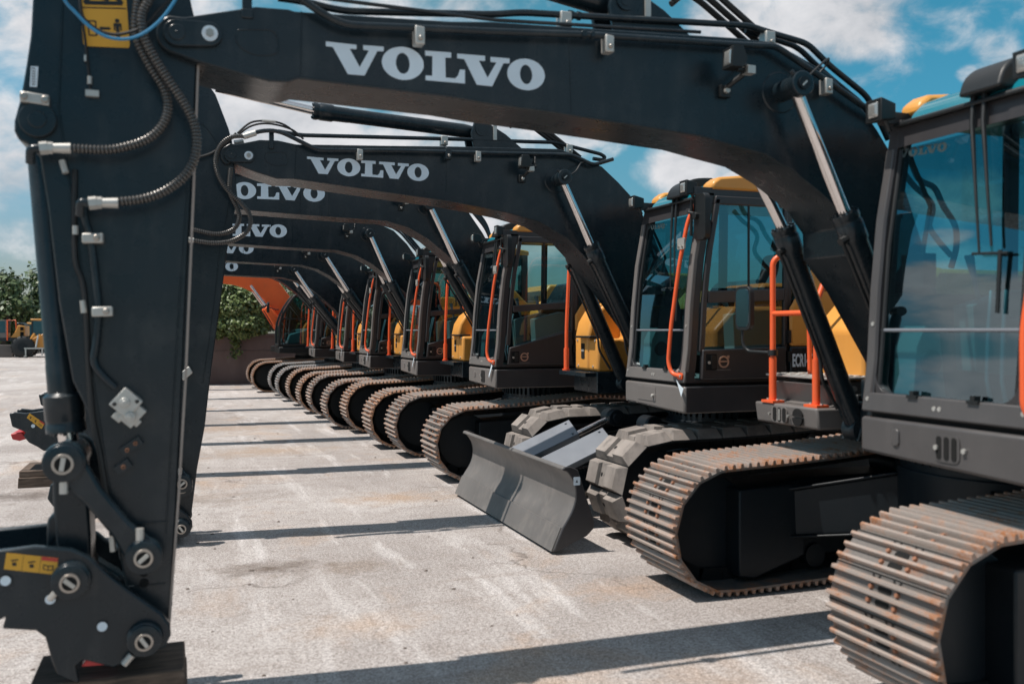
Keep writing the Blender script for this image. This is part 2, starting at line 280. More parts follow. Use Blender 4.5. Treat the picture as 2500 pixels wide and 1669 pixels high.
def mk_ground():
    m,nt,b=newmat('weathered_concrete'); v=coords(nt)
    ag=noise(nt,110,3,.8,v); agf=noise(nt,42,6,.72,v); pat=noise(nt,.33,7,.62,v,.5); pat2=noise(nt,.8,8,.65,v,.8); mid=noise(nt,5.5,8,.68,v,.3)
    st=noise(nt,3.4,7,.62,coords(nt,(1,.13,1)),.35); stx=noise(nt,2.4,7,.62,coords(nt,(.12,1.6,1)),.4); blot=noise(nt,1.1,9,.66,v,.5)
    c=ramp(nt,pat,[(.32,(.30,.272,.256)),(.5,(.41,.378,.358)),(.66,(.51,.482,.462))])
    c=mixc(nt,ramp(nt,mid,[(.36,.55),(.54,0.)]),c,(.30,.265,.243))
    c=mixc(nt,ramp(nt,st,[(.54,0.),(.68,.75)]),c,(.60,.575,.56))
    c=mixc(nt,ramp(nt,stx,[(.57,0.),(.72,.6)]),c,(.30,.255,.225))
    c=mixc(nt,ramp(nt,pat2,[(.55,0.),(.70,.6)]),c,(.43,.30,.205))
    c=mixc(nt,ramp(nt,blot,[(.63,0.),(.74,.8)]),c,(.17,.135,.11))
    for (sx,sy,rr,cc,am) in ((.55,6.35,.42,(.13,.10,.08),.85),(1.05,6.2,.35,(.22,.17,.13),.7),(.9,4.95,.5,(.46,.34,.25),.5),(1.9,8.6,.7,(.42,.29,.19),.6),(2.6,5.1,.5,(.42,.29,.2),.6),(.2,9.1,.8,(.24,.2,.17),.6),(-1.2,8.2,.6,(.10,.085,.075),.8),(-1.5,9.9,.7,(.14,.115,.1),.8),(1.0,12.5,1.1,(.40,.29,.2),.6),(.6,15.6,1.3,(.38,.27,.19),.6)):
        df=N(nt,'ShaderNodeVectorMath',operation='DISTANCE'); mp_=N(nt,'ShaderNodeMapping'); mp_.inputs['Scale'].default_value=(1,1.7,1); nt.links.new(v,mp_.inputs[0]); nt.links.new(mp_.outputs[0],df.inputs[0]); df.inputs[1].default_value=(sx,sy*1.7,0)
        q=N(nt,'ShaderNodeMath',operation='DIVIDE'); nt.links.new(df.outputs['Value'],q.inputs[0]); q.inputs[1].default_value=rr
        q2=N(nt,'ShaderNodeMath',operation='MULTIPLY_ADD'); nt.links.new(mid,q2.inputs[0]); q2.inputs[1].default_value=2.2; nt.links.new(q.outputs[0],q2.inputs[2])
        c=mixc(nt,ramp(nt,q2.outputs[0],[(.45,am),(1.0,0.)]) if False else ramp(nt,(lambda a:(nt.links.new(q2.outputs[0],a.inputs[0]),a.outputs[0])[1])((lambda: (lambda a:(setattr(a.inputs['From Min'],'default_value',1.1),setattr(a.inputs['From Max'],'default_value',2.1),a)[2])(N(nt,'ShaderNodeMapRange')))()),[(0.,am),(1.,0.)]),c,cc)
    vo=N(nt,'ShaderNodeTexVoronoi',feature='DISTANCE_TO_EDGE'); vo.inputs['Scale'].default_value=.28
    ds=N(nt,'ShaderNodeVectorMath',operation='ADD'); nn=N(nt,'ShaderNodeTexNoise'); nn.inputs['Scale'].default_value=2.2; nn.inputs['Detail'].default_value=7; nt.links.new(v,nn.inputs['Vector'])
    sc_=N(nt,'ShaderNodeVectorMath',operation='SCALE'); sc_.inputs['Scale'].default_value=.9; nt.links.new(nn.outputs['Color'],sc_.inputs[0]); nt.links.new(v,ds.inputs[0]); nt.links.new(sc_.outputs[0],ds.inputs[1]); nt.links.new(ds.outputs[0],vo.inputs['Vector'])
    ck=ramp(nt,vo.outputs['Distance'],[(0.,.75),(.006,0.)]); ckm=N(nt,'ShaderNodeMath',operation='MULTIPLY'); nt.links.new(ck,ckm.inputs[0]); nt.links.new(ramp(nt,pat2,[(.42,0.),(.55,1.)]),ckm.inputs[1])
    c=mixc(nt,ckm.outputs[0],c,(.13,.105,.09))
    def mul(c,f):
        n=N(nt,'ShaderNodeMix',data_type='RGBA',blend_type='MULTIPLY'); n.inputs[0].default_value=1; nt.links.new(c,n.inputs[6]); nt.links.new(f,n.inputs[7]); return n.outputs[2]
    c=mul(c,ramp(nt,ag,[(.34,(.40,.38,.37)),(.5,(.97,.97,.97)),(.62,(1.45,1.45,1.47))])); c=mul(c,ramp(nt,agf,[(.34,(.58,.56,.55)),(.5,(1.,1.,1.)),(.64,(1.28,1.28,1.29))]))
    nt.links.new(c,b.inputs['Base Color']); b.inputs['Roughness'].default_value=.85; b.inputs['Specular IOR Level'].default_value=.25
    ad=N(nt,'ShaderNodeMath',operation='ADD'); nt.links.new(ag,ad.inputs[0]); nt.links.new(agf,ad.inputs[1]); bump(nt,b,ad.outputs[0],.5,.012); return m
M['ground']=mk_ground()
def mk_wall():
    m,nt,b=newmat('stained_concrete_wall'); v=coords(nt,(1,1,.35)); a=noise(nt,1.6,7,.6,v); bb=noise(nt,30,4,.6,coords(nt))
    c=ramp(nt,a,[(.3,(.10,.075,.07)),(.6,(.15,.115,.105)),(.75,(.20,.16,.15))]); nt.links.new(c,b.inputs['Base Color']); b.inputs['Roughness'].default_value=.9; bump(nt,b,bb,.3,.01); return m
M['wall']=mk_wall()
def mk_wood():
    m,nt,b=newmat('weathered_timber'); v=coords(nt,(2,18,18)); a=noise(nt,2.2,8,.65,v,.6); f=noise(nt,6,4,.6,coords(nt))
    c=ramp(nt,a,[(.3,(.035,.025,.019)),(.55,(.13,.092,.068)),(.75,(.21,.16,.125))]); c=mixc(nt,ramp(nt,f,[(.5,0.),(.75,.6)]),c,(.03,.024,.02)); nt.links.new(c,b.inputs['Base Color']); b.inputs['Roughness'].default_value=.9; bump(nt,b,a,.6,.01); return m
M['wood']=mk_wood()
M['bark']=paint('bark',(.06,.045,.035),.9,.3,None)
def leaf(name,c):
    m,nt,b=newmat(name); v=coords(nt); a=noise(nt,3,3,.5,v); nt.links.new(mixc(nt,a,tuple(x*.7 for x in c),tuple(x*1.3 for x in c)),b.inputs['Base Color']); b.inputs['Roughness'].default_value=.5
    b.inputs['Subsurface Weight'].default_value=0; b.inputs['Transmission Weight'].default_value=0; return m
M['leafA']=leaf('ivy_leaf',(.11,.165,.045)); M['leafB']=leaf('ivy_leaf_pale',(.17,.22,.07)); M['leafC']=leaf('ivy_leaf_deep',(.045,.085,.028))
M['treeA']=leaf('tree_leaf',(.075,.115,.04)); M['treeB']=leaf('tree_leaf_pale',(.115,.155,.055)); M['treeC']=leaf('tree_leaf_deep',(.04,.07,.03))
# ---------------------------------------------------------------- excavator pieces (machine-local: x back, y away from camera, z up)
def path_track(r,zc,xc,zt,xs,zs,rs):
    P=[]
    for i in range(25):
        a=R(270-180*i/24); P.append((xc+r*math.cos(a),zc+r*math.sin(a)))
    for i in range(1,8):
        t=i/8; P.append((xc+(1.85-xc)*t,(zc+r)+(zt-zc-r)*t-.012*math.sin(PI*t)))
    for i in range(0,8):
        t=i/8; P.append((1.85+(xs-1.85)*t,zt+(zs+rs-zt)*t-.015*math.sin(PI*t)))
    for i in range(25):
        a=R(90-180*i/24); P.append((xs+rs*math.cos(a),zs+rs*math.sin(a)))
    P.append(P[0]); return P
def along(P,N_):
    L=[0]
    for a,b in zip(P,P[1:]): L.append(L[-1]+math.hypot(b[0]-a[0],b[1]-a[1]))
    p=L[-1]/N_; out=[]
    def pt(s):
        s%=L[-1]
        for i in range(len(P)-1):
            if L[i+1]>=s:
                t=(s-L[i])/max(L[i+1]-L[i],1e-9); return (P[i][0]+(P[i+1][0]-P[i][0])*t,P[i][1]+(P[i+1][1]-P[i][1])*t)
    for k in range(N_):
        a=pt((k-.5)*p);b=pt((k+.5)*p); d=math.hypot(b[0]-a[0],b[1]-a[1]); out.append((((a[0]+b[0])/2,(a[1]+b[1])/2),((b[0]-a[0])/d,(b[1]-a[1])/d)))
    return out,p
CACHE={}
def share(key,fn,name,parent):
    if key in CACHE:
        s=CACHE[key]; o=s.copy(); o.name=name; COL.objects.link(o); o.parent=parent
        for ch in CACHE.get(('kids',key),[]):
            c=ch.copy(); COL.objects.link(c); c.parent=o
        return o
    o=fn(); CACHE[key]=o; CACHE[('kids',key)]=list(o.children); return o
def steel_track(par,y0,y1,steel):
    ridge='ridge' if steel!='steelgrey' else 'steelgrey'
    P=path_track(.37,.40,.394,.86,3.25,.46,.36); S,p=along(P,47); mb=MB(); ym=(y0+y1)/2
    h=p/2
    for (cx,cz),(tx,tz) in S:
        nx,nz=-tz,tx; jit=random.uniform(-.002,.002)
        W=lambda t,n:(cx+tx*t+nx*n,cz+tz*t+nz*n)
        def sec(q,a,b): mb.prism([W(*c) for c in q],a,b)
        mb.mat(0); sec([(-h+.004,-.014),(h+.002,-.014),(h+.002,0),(-h+.004,0)],y0+jit,y1+jit)
        mb.mat(3)
        for g in (-1,0,1):
            t=g*p/3; sec([(t-.0125,0),(t+.0125,0),(t+.0095,.020),(t+.0062,.0255),(t-.0062,.0255),(t-.0095,.020)],y0+jit-.001,y1+jit+.001)
        for g in (-.5,.5):
            t=g*p/3
            mb.mat(2); q_=rrect(ym-.04,ym+.04,t-.012,t+.012,.011); A_=[W(b_,.0) for a_,b_ in q_]; B_=[W(b_,.0018) for a_,b_ in q_]; mb._pr([(c[0],a_,c[1]) for (a_,b_),c in zip(q_,A_)],[(c[0],a_,c[1]) for (a_,b_),c in zip(q_,B_)])
            mb.mat(1)
            for yy in (ym-.075,ym+.075):
                for q in (-.0,):
                    a=W(t,0);b=W(t,.013); mb.cyl((a[0],yy,a[1]),(b[0],yy,b[1]),.0125,.010,6)
        mb.mat(2)
        sec([(h-.003,.0),(h+.004,.0),(h+.004,.0012),(h-.003,.0012)],y0,y1)
        for yy in (ym-.06,ym+.06):
            o_=[(yy+.025*math.cos(R(a)),h-.004-.026*math.sin(R(a))) for a in range(0,181,30)]; i_=[(yy+.014*math.cos(R(a)),h-.004-.014*math.sin(R(a))) for a in range(180,-1,-30)]
            q_=o_+i_; mb._pr([(W(t_,0)[0],y_,W(t_,0)[1]) for y_,t_ in q_],[(W(t_,.0019)[0],y_,W(t_,.0019)[1]) for y_,t_ in q_])
        # chain link behind the shoe
        for yy in (ym-.09,ym+.05): sec([(-h,-.09),(h*.92,-.09),(h*.92,-.014),(-h,-.014)],yy,yy+.04)
    o=mb.build('track_shoes',[steel,'rustbolt','hole',ridge],par); return o
def pad_track(par,y0,y1):
    P=path_track(.36,.42,.43,.82,3.22,.45,.34); S,p=along(P,36); mb=MB(); h=p/2; ym=(y0+y1)/2
    for (cx,cz),(tx,tz) in S:
        nx,nz=-tz,tx; W=lambda t,y,n:(cx+tx*t+nx*n,y,cz+tz*t+nz*n)
        mb.mat(1); mb.add([W(t,y,n) for n in (-.02,0) for y in (y0+.02,y1-.02) for t in (-h+.004,h-.004)],[(0,2,3,1),(4,5,7,6),(0,1,5,4),(2,6,7,3),(0,4,6,2),(1,3,7,5)])
        mb.mat(0)
        for a,b in ((y0,ym-.05),(ym+.05,y1)):
            e=.05
            mb.frustum([W(-h+.006,a,.0),W(h-.006,a,0),W(h-.006,b,0),W(-h+.006,b,0)],[W(-h+.03,a+(e if a==y0 else .015),.07),W(h-.03,a+(e if a==y0 else .015),.07),W(h-.03,b-(e if b==y1 else .015),.07),W(-h+.03,b-(e if b==y1 else .015),.07)])
        mb.frustum([W(-h+.006,ym-.05,0),W(h-.006,ym-.05,0),W(h-.006,ym+.05,0),W(-h+.006,ym+.05,0)],[W(-h+.02,ym-.05,.045),W(h-.02,ym-.05,.045),W(h-.02,ym+.05,.045),W(-h+.02,ym+.05,.045)])
        mb.mat(2)
        for yy in (ym-.026,ym+.026):
            a=W(0,yy,.044);b=W(0,yy,.0465); mb.cyl(a,b,.0165,None,12)
        for yy in (ym-.09,ym+.05):
            mb.add([W(t,y,n) for n in (-.09,-.02) for y in (yy,yy+.04) for t in (-h,h*.92)],[(0,2,3,1),(4,5,7,6),(0,1,5,4),(2,6,7,3),(0,4,6,2),(1,3,7,5)])
    o=mb.build('track_pads',['pad','under','hole'],par,bevel=.013,seg=3); return o
def track(mc,side,steel):
    yc=side*.99; y0,y1=yc-.31,yc+.31
    key=('track',side,steel)
    def make():
        if steel=='pad': o=pad_track(mc,yc-.28,yc+.28)
        else: o=steel_track(mc,y0,y1,steel)
        o.name='track'
        f=MB(); s=-1   # side frame
        f.prism([(.62,.13),(1.02,.165),(2.75,.165),(2.95,.28),(2.95,.56),(2.6,.66),(1.1,.66),(.70,.62)],yc-.15,yc+.15)
        f.prism([(.52,.09),(.63,.07),(.95,.17),(1.0,.19),(1.0,.60),(.96,.64),(.52,.62)],yc-.22,yc+.22)
        f.build('side_frame','under',o,bevel=.012)
        w=MB(); w.ycyl(.40,.40,yc-.07,yc+.07,.30,28); w.build('idler','under',o,bevel=.008)
        w=MB(); w.ycyl(3.25,.46,yc-.05,yc+.05,.30,22); w.build('sprocket','under',o,bevel=.008)
        for i in range(6):
            w=MB(); w.ycyl(1.12+i*.33,.165,yc-.17,yc+.17,.075,14); w.build('roller','under',o)
        w=MB(); w.ycyl(1.85,.70,yc-.12,yc+.12,.065,14); w.build('carrier_roller','under',o)
        return o
    o=share(key,make,'track',mc); return o
def undercarriage(mc,blade=False):
    m=MB(); ring=[(1.85+.62*math.cos(a*PI/12),.62*math.sin(a*PI/12)) for a in range(24)]
    m.prismZ(ring,.52,.80)
    for sx in (-1,1):
        for sy in (-1,1):
            ax=1.85+sx*.30; bx=1.85+sx*.85
            # leg arching from the centre to the side frame
            def q(z0,z1,t0,t1):
                pass
            m.frustum([(ax-.17,sy*.34,.40),(ax+.17,sy*.34,.40),(bx+.16,sy*.86,.30),(bx-.16,sy*.86,.30)],[(ax-.19,sy*.34,.74),(ax+.19,sy*.34,.74),(bx+.17,sy*.86,.57),(bx-.17,sy*.86,.57)])
            m.frustum([(ax-.23,sy*.34,.74),(ax+.23,sy*.34,.74),(bx+.21,sy*.86,.57),(bx-.21,sy*.86,.57)],[(ax-.23,sy*.34,.757),(ax+.23,sy*.34,.757),(bx+.21,sy*.86,.587),(bx-.21,sy*.86,.587)])
            m.frustum([(ax-.22,sy*.34,.385),(ax+.22,sy*.34,.385),(bx+.2,sy*.86,.285),(bx-.2,sy*.86,.285)],[(ax-.22,sy*.34,.399),(ax+.22,sy*.34,.399),(bx+.2,sy*.86,.299),(bx-.2,sy*.86,.299)])
    u=m.build('undercarriage','under',mc,bevel=.01)
    s=MB(); s.prismZ([(1.85+.60*math.cos(a*PI/24),.60*math.sin(a*PI/24)) for a in range(48)],.80,.99)
    for a in range(60):
        t=a*PI/30; s.box(1.85+.605*math.cos(t)-.012,1.85+.605*math.cos(t)+.012,.605*math.sin(t)-.012,.605*math.sin(t)+.012,.84,.92)
    s.build('swing_bearing','under',mc)
    return u
def px(z):
    T=[(1.0,0),(1.21,.0),(1.46,.03),(1.79,.05),(2.13,.085),(2.37,.13),(2.6,.17),(2.8,.21)]
    for (a,b),(c,d) in zip(T,T[1:]):
        if z<=c: return b+(d-b)*(z-a)/(c-a)
    return .2
def bolt(mb,x,y,z,ax,r=.012,h=.01):
    d=Vector(ax)*h; mb.cyl((x,y,z),(x+d.x,y+d.y,z+d.z),r,None,6)
def iron_mark(mb,x,z,y,r):
    n=32; mb.ring(circ(x,z,r,n),circ(x,z,r*.74,n),y-.006,y)
    mb.box(x-r*.80,x+r*.80,y-.0055,y-.001,z-r*.04,z+r*.17)
    mb.prism([(x+r*.5,z+r*.62),(x+r*.68,z+r*.5),(x+r*.86,z+r*.72),(x+r*.72,z+r*.82)],y-.0056,y-.0011)
    mb.prism([(x+r*.58,z+r*1.02),(x+r*1.04,z+r*1.04),(x+r*1.0,z+r*.56),(x+r*.84,z+r*.72)],y-.0058,y-.0012)
def rrect(a0,a1,b0,b1,r,k=5):
    out=[]
    for cx,cy,s in ((a1-r,b1-r,0),(a0+r,b1-r,90),(a0+r,b0+r,180),(a1-r,b0+r,270)):
        for i in range(k+1):
            t=R(s+90*i/k); out.append((cx+r*math.cos(t),cy+r*math.sin(t)))
    return out
def cab(mc,X,style,first,rail=True,front='oval',G='grey'):
    yn,yf=-1.36,-.42; SG='glass' if style=='A' else 'clearglass'; zs=[1.21,1.29,1.46,1.62,1.79,1.95,2.13,2.25,2.37,2.48,2.62]
    pil=[(X+px(z),z) for z in zs]+[(X+px(z)+.085,z) for z in zs[::-1]]
    m=MB()
    m.prism(pil,yn,yn+.075); m.prism(pil,yf-.065,yf)
    m.prism([(X+px(1.21),1.21),(X+px(1.3)+.0,1.30),(X+.07,1.305),(X+.07,1.21)],yn+.075,yf-.065)
    m.prism([(X+px(2.48),2.48),(X+px(2.58),2.58),(X+.30,2.60),(X+.26,2.52)],yn+.075,yf-.065)
    for ya,yb,sg in ((yn+.075,yn+.17,1),(yf-.065,yf-.16,-1)):    # rounded lower corners of the windscreen
        q=[(ya,1.30)]+[(yb-sg*.095*math.sin(R(t)),1.395-.095*math.cos(R(t))) for t in range(0,91,15)]
        m.prismX(q,X+.018,X+.06)
    # side frames
    for y0,y1 in ((yn,yn+.05),(yf-.05,yf)):
        m.box(X+.087,X+1.60,y0,y1,2.60,2.66); m.box(X+1.52,X+1.60,y0,y1,1.21,2.60); m.box(X+.087,X+1.52,y0,y1,1.21,1.235)
        m.prism([(X+.87,1.235),(X+.93,1.235),(X+.95,2.60),(X+.89,2.60)],y0,y1)
    m.box(X+.10,X+.87,yf-.045,yf-.005,1.235,1.78); m.box(X+.93,X+1.52,yf-.045,yf-.005,1.235,1.85); m.box(X+.93,X+1.52,yn+.006,yn+.045,1.235,1.72)
    m.box(X+1.53,X+1.59,yn+.05,yf-.05,1.21,1.80); m.box(X+1.53,X+1.59,yn+.05,yf-.05,2.52,2.66)
    m.box(X+.08,X+1.53,yn+.05,yf-.05,1.20,1.225); m.box(X+.30,X+1.53,yn+.05,yf-.05,2.60,2.635)
    c=m.build('cab','cabdark',mc,bevel=.014)
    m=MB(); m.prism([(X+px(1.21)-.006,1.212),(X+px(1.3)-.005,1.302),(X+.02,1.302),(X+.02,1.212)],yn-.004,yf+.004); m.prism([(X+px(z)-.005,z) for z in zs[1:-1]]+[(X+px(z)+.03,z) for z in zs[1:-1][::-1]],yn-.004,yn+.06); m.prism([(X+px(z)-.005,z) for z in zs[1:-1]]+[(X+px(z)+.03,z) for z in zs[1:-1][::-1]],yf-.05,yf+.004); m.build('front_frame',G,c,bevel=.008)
    # platform under the cab
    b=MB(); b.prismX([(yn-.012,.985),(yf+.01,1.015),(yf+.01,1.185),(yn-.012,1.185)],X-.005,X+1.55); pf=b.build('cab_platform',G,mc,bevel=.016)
    b=MB(); b.box(X+.012,X+1.56,yn-.0145,yn-.005,.992,1.180); b.build('shaded_side_sheet','cabdark',pf,bevel=.004)  # dark sheet: shade of the platform's near side put into the colour
    d=MB(); d.box(X+.03,X+1.5,yn+.03,yf-.03,1.17,1.22); d.build('cab_mount','hole',mc)
    if front=='oval':
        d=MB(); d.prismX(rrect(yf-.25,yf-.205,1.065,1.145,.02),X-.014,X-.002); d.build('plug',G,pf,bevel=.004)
        d=MB(); d.mat(0); d.prismX(rrect(yf-.60,yf-.46,1.03,1.15,.03),X-.010,X-.002)
        d.mat(1)
        for k in range(3): d.prismX(rrect(yf-.585+k*.042,yf-.558+k*.042,1.04,1.14,.012),X-.0125,X-.0095)
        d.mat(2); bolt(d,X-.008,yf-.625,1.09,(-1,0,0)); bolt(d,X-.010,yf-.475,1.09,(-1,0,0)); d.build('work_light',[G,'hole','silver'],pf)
    elif front=='latch':
        d=MB(); d.mat(0); d.prismX(rrect(yf-.52,yf-.22,1.045,1.16,.006),X-.009,X-.002); d.mat(1); bolt(d,X-.009,yf-.49,1.09,(-1,0,0),.014,.02); d.build('access_panel',['grey','silver'],pf,bevel=.002)
    else:
        d=MB(); d.prismX(rrect(yf-.25,yf-.215,1.07,1.14,.016),X-.012,X-.002); d.build('plug','grey',pf,bevel=.004)
        d=MB(); d.mat(0); d.prismX(rrect(yf-.60,yf-.47,1.03,1.16,.02),X-.009,X-.002); d.mat(1); d.cyl((X-.012,yf-.5,1.07),(X-.03,yf-.5,1.12),.008); d.build('latch',['hole','silver'],pf)
    # glass
    def pane(name,za,zb,y0,y1,par,off=.028,mat='glass'):
        g=MB(); zz=[za+(zb-za)*i/6 for i in range(7)]; vs=[];f=[]
        for z in zz: vs+= [(X+px(z)+off,y0,z),(X+px(z)+off,y1,z)]
        g.add(vs,[(2*i,2*i+1,2*i+3,2*i+2) for i in range(6)]); return g.build(name,mat,par)
    pane('lower_windscreen',1.30,1.595,yn+.078,yf-.068,c,.035); pane('windscreen',1.605,2.475,yn+.078,yf-.068,c)
    t=MB(); t.tube([(X+px(1.6)+.02,yn+.075,1.60),(X+px(1.6)+.02,yf-.065,1.60)],.008,8); t.build('windscreen_bar','greyplate',c)
    t=MB(); t.tube([(X+px(z)+.02,yf-.075,z) for z in (1.31,1.6,2.0,2.47)],.011,8); t.cut(); t.tube([(X+px(z)+.02,yn+.09,z) for z in (1.31,1.6,2.0,2.47)],.011,8); t.each('windscreen_seal','rubber',c)
    g=MB(); g.add([(X+.10,yf-.03,1.78),(X+.87,yf-.03,1.78),(X+.89,yf-.03,2.60),(X+px(2.6)+.08,yf-.03,2.60)],[(0,1,2,3)]); g.add([(X+.95,yf-.03,1.85),(X+1.52,yf-.03,1.85),(X+1.52,yf-.03,2.60),(X+.95,yf-.03,2.60)],[(0,1,2,3)]); g.build('window',SG,c)
    g=MB(); g.add([(X+.95,yn+.02,1.72),(X+1.52,yn+.02,1.72),(X+1.52,yn+.02,2.60),(X+.95,yn+.02,2.60)],[(0,1,2,3)]); g.build('window',SG,c)
    g=MB(); g.add([(X+1.56,yn+.05,1.80),(X+1.56,yf-.05,1.80),(X+1.56,yf-.05,2.52),(X+1.56,yn+.05,2.52)],[(0,1,2,3)]); g.build('window',SG,c)
    # small fixings on the front
    t=MB()
    for yy in (yn+.28,yn+.62):
        t.cut(); t.box(X-.006,X+.03,yy-.03,yy+.03,1.292,1.306); t.box(X-.004,X+.03,yy-.012,yy+.012,1.30,1.325)
    t.each('windscreen_clip','black',c)
    t=MB()
    for yy,zz in ((yf-.03,1.27),(yn+.035,1.27),(yn+.46,1.255),(yn+.49,1.255),(yf-.03,1.63),(yn+.03,1.63)): bolt(t,X+px(zz)+.003,yy,zz,(-1,0,0),.011,.012)
    t.build('fixing_bolts','silver',c)
    # roof
    r=MB(); pr=[(X+.23,2.645),(X+.24,2.70),(X+.30,2.742),(X+.60,2.775),(X+1.3,2.765),(X+1.62,2.71),(X+1.62,2.645)]
    r.prism(pr,yn-.012,yn+.14); r.prism(pr,yf-.12,yf+.012); r.prism([(X+.95,2.645),(X+.95,2.772),(X+1.3,2.765),(X+1.62,2.71),(X+1.62,2.645)],yn+.14,yf-.12)
    r.build('roof','yellow',c,bevel=.02)
    r=MB(); r.prism([(X+.155,2.585),(X+.18,2.63),(X+.24,2.685),(X+.34,2.725),(X+.55,2.755),(X+.945,2.768),(X+.945,2.65),(X+.31,2.61)],yn+.145,yf-.125); r.build('roof_hatch','roofglass',c,bevel=.012)
    r=MB(); r.prism([(X+.13,2.578),(X+.135,2.60),(X+.152,2.605),(X+.18,2.583)],yn+.05,yf-.05)
    r.build('visor','black',c,bevel=.008)
    r=MB(); r.prism(cat_xz([(X+.10,2.62),(X+.14,2.71),(X+.24,2.765),(X+.40,2.78)])+[(X+.42,2.70),(X+.2,2.62)],yn+.24,yn+.46); r.build('wiper_motor_cover','black',c,bevel=.015)
    m=lettering(mc,c,0,0,0,.30); m.name='windscreen_lettering'; m.data.materials.clear(); m.data.materials.append(M['dimletter']); m.rotation_euler=(0,R(4),R(-90)); m.location=(X+px(2.43)+.024,yf-.36,2.435)
    for yy in (yn+.05,yf-.05):
        l=MB(); l.mat(0); l.frustum([(X+.02,yy-.055,2.60),(X+.02,yy+.055,2.60),(X+.02,yy+.055,2.71),(X+.02,yy-.055,2.71)],[(X+.12,yy-.04,2.615),(X+.12,yy+.04,2.615),(X+.12,yy+.04,2.69),(X+.12,yy-.04,2.69)])
        l.cyl((X+.09,yy,2.62),(X+.12,yy,2.56),.012,None,8)
        l.mat(1); l.frustum([(X+.019,yy-.036,2.617),(X+.019,yy+.036,2.617),(X+.019,yy+.036,2.693),(X+.019,yy-.036,2.693)],[(X+.008,yy-.022,2.632),(X+.008,yy+.022,2.632),(X+.008,yy+.022,2.678),(X+.008,yy-.022,2.678)]); l.build('work_lamp',['black','lens'],c,bevel=.006)
    # wipers
    w=MB()
    for k,(ya,yb,zb) in enumerate(((yn+.42,yn+.30,1.93),(yn+.36,yn+.24,1.95))):
        w.tube([(X+px(2.62)-.02,ya,2.64),(X+px(2.5)-.02,ya-.01,2.50),(X+px(2.2)-.012,(ya+yb)/2-.01,2.25),(X+px(zb)-.008,yb,zb)],[.014,.011,.007,.005],8)
    w.tube([(X+px(1.93)-.004,yn+.34,1.925),(X+px(1.93)-.004,yn+.16,1.915)],.006,6)
    w.tube([(X+px(1.93)-.002,yn+.20,1.93),(X+px(1.6)+.01,yn+.20,1.67)],.009,6)
    w.build('wiper','black',c)
    # interior
    s=MB(); s.prism([(X+.62,1.55),(X+.60,1.66),(X+1.02,1.68),(X+1.10,1.62),(X+1.10,1.50),(X+.70,1.48)],yn+.28,yf-.24); s.prism([(X+1.02,1.60),(X+1.12,1.60),(X+1.26,2.18),(X+1.22,2.24),(X+1.14,2.22)],yn+.30,yf-.26); s.prism([(X+1.16,2.26),(X+1.24,2.26),(X+1.28,2.42),(X+1.22,2.44)],yn+.36,yf-.32)
    s.box(X+.75,X+1.05,yn+.34,yf-.30,1.24,1.5); s.build('seat','seat',c,bevel=.03)
    s=MB(); s.mat(0)
    s.prism([(X+.50,1.40),(X+.48,1.72),(X+.80,1.80),(X+1.1,1.74),(X+1.1,1.35)],yn+.10,yn+.24); s.prism([(X+.50,1.40),(X+.48,1.72),(X+.80,1.80),(X+1.1,1.74),(X+1.1,1.35)],yf-.20,yf-.08)
    s.prism([(X+.10,1.25),(X+.12,1.52),(X+.17,1.62),(X+.26,1.58),(X+.30,1.25)],yf-.22,yf-.08)
    s.mat(3)
    for yy in (yn+.17,yf-.14): s.tube([(X+.58,yy,1.75),(X+.55,yy,1.86),(X+.53,yy+.01,1.97)],[.012,.014,.024],8)
    for yy in (yn+.38,yn+.46): s.tube([(X+.30,yy,1.25),(X+.27,yy,1.38),(X+.31,yy+.03,1.6),(X+.36,yy+.06,1.78)],.010,8)
    s.mat(1); s.box(X+.14,X+.22,yf-.24,yf-.10,1.80,1.96)
    s.mat(2)
    for yy in (yn+.36,yn+.50): s.prism([(X+.16,1.24),(X+.20,1.29),(X+.32,1.25),(X+.32,1.235)],yy,yy+.09)
    s.tube([(X+.16,yf-.10,2.5),(X+.30,yf-.12,2.2),(X+.22,yf-.16,2.0),(X+.2,yf-.15,1.8)],.012,8)
    s.ycyl(X+.20,1.45,yf-.235,yf-.222,.06,18)
    s.build('controls',['creamy','black','rubber','greyplate'],c,bevel=.008)
    if style=='A':
        s=MB(); s.mat(0); s.box(X+1.47,X+1.475,yf-.50,yf-.16,1.86,2.26); s.mat(1); s.box(X+1.465,X+1.469,yf-.46,yf-.20,2.17,2.24); s.mat(2)
        for k in range(3): s.box(X+1.465,X+1.469,yf-.46,yf-.34,1.90+k*.085,1.915+k*.085)
        s.build('safety_sheet',['white','labely','labelr'],c)
        s=MB(); s.box(X+.12,X+.95,yn+.1,yf-.1,1.226,1.24); s.build('floor_mat','creamy',c)
        s=MB(); random.seed(3)
        pts=[(X+.78+.5*random.random(),yn+.30+.4*random.random(),1.5+.42*random.random()) for _ in range(26)]
        for p in pts:
            a=[Vector(p)+Vector((random.uniform(-.13,.13),random.uniform(-.1,.1),random.uniform(-.13,.13))) for _ in range(4)]; s.add(a,[(0,1,2),(0,2,3),(0,1,3)])
        s.build('seat_cover','plastic',c)
    # orange handrail with its bracket
    if rail:
        h=MB(); h.mat(0); h.tube(roundpath([(X-.012,yn+.03,1.262),(X-.035,yn+.12,1.275),(X-.045,yn+.155,1.36),(X-.03,yn+.14,1.62),(X+.02,yn+.10,2.10),(X+.075,yn+.07,2.42),(X+.13,yn+.055,2.54),(X+.17,yn+.035,2.56)],.07),.0155,12)
        h.prismX(rrect(yn+.005,yn+.075,1.235,1.285,.02),X-.016,X-.004)
        h.mat(1); bolt(h,X-.016,yn+.022,1.262,(-1,0,0),.010,.01); bolt(h,X-.002,yn+.07,1.30,(-1,0,0),.012,.014); h.build('handrail',['orange','silver'],c)
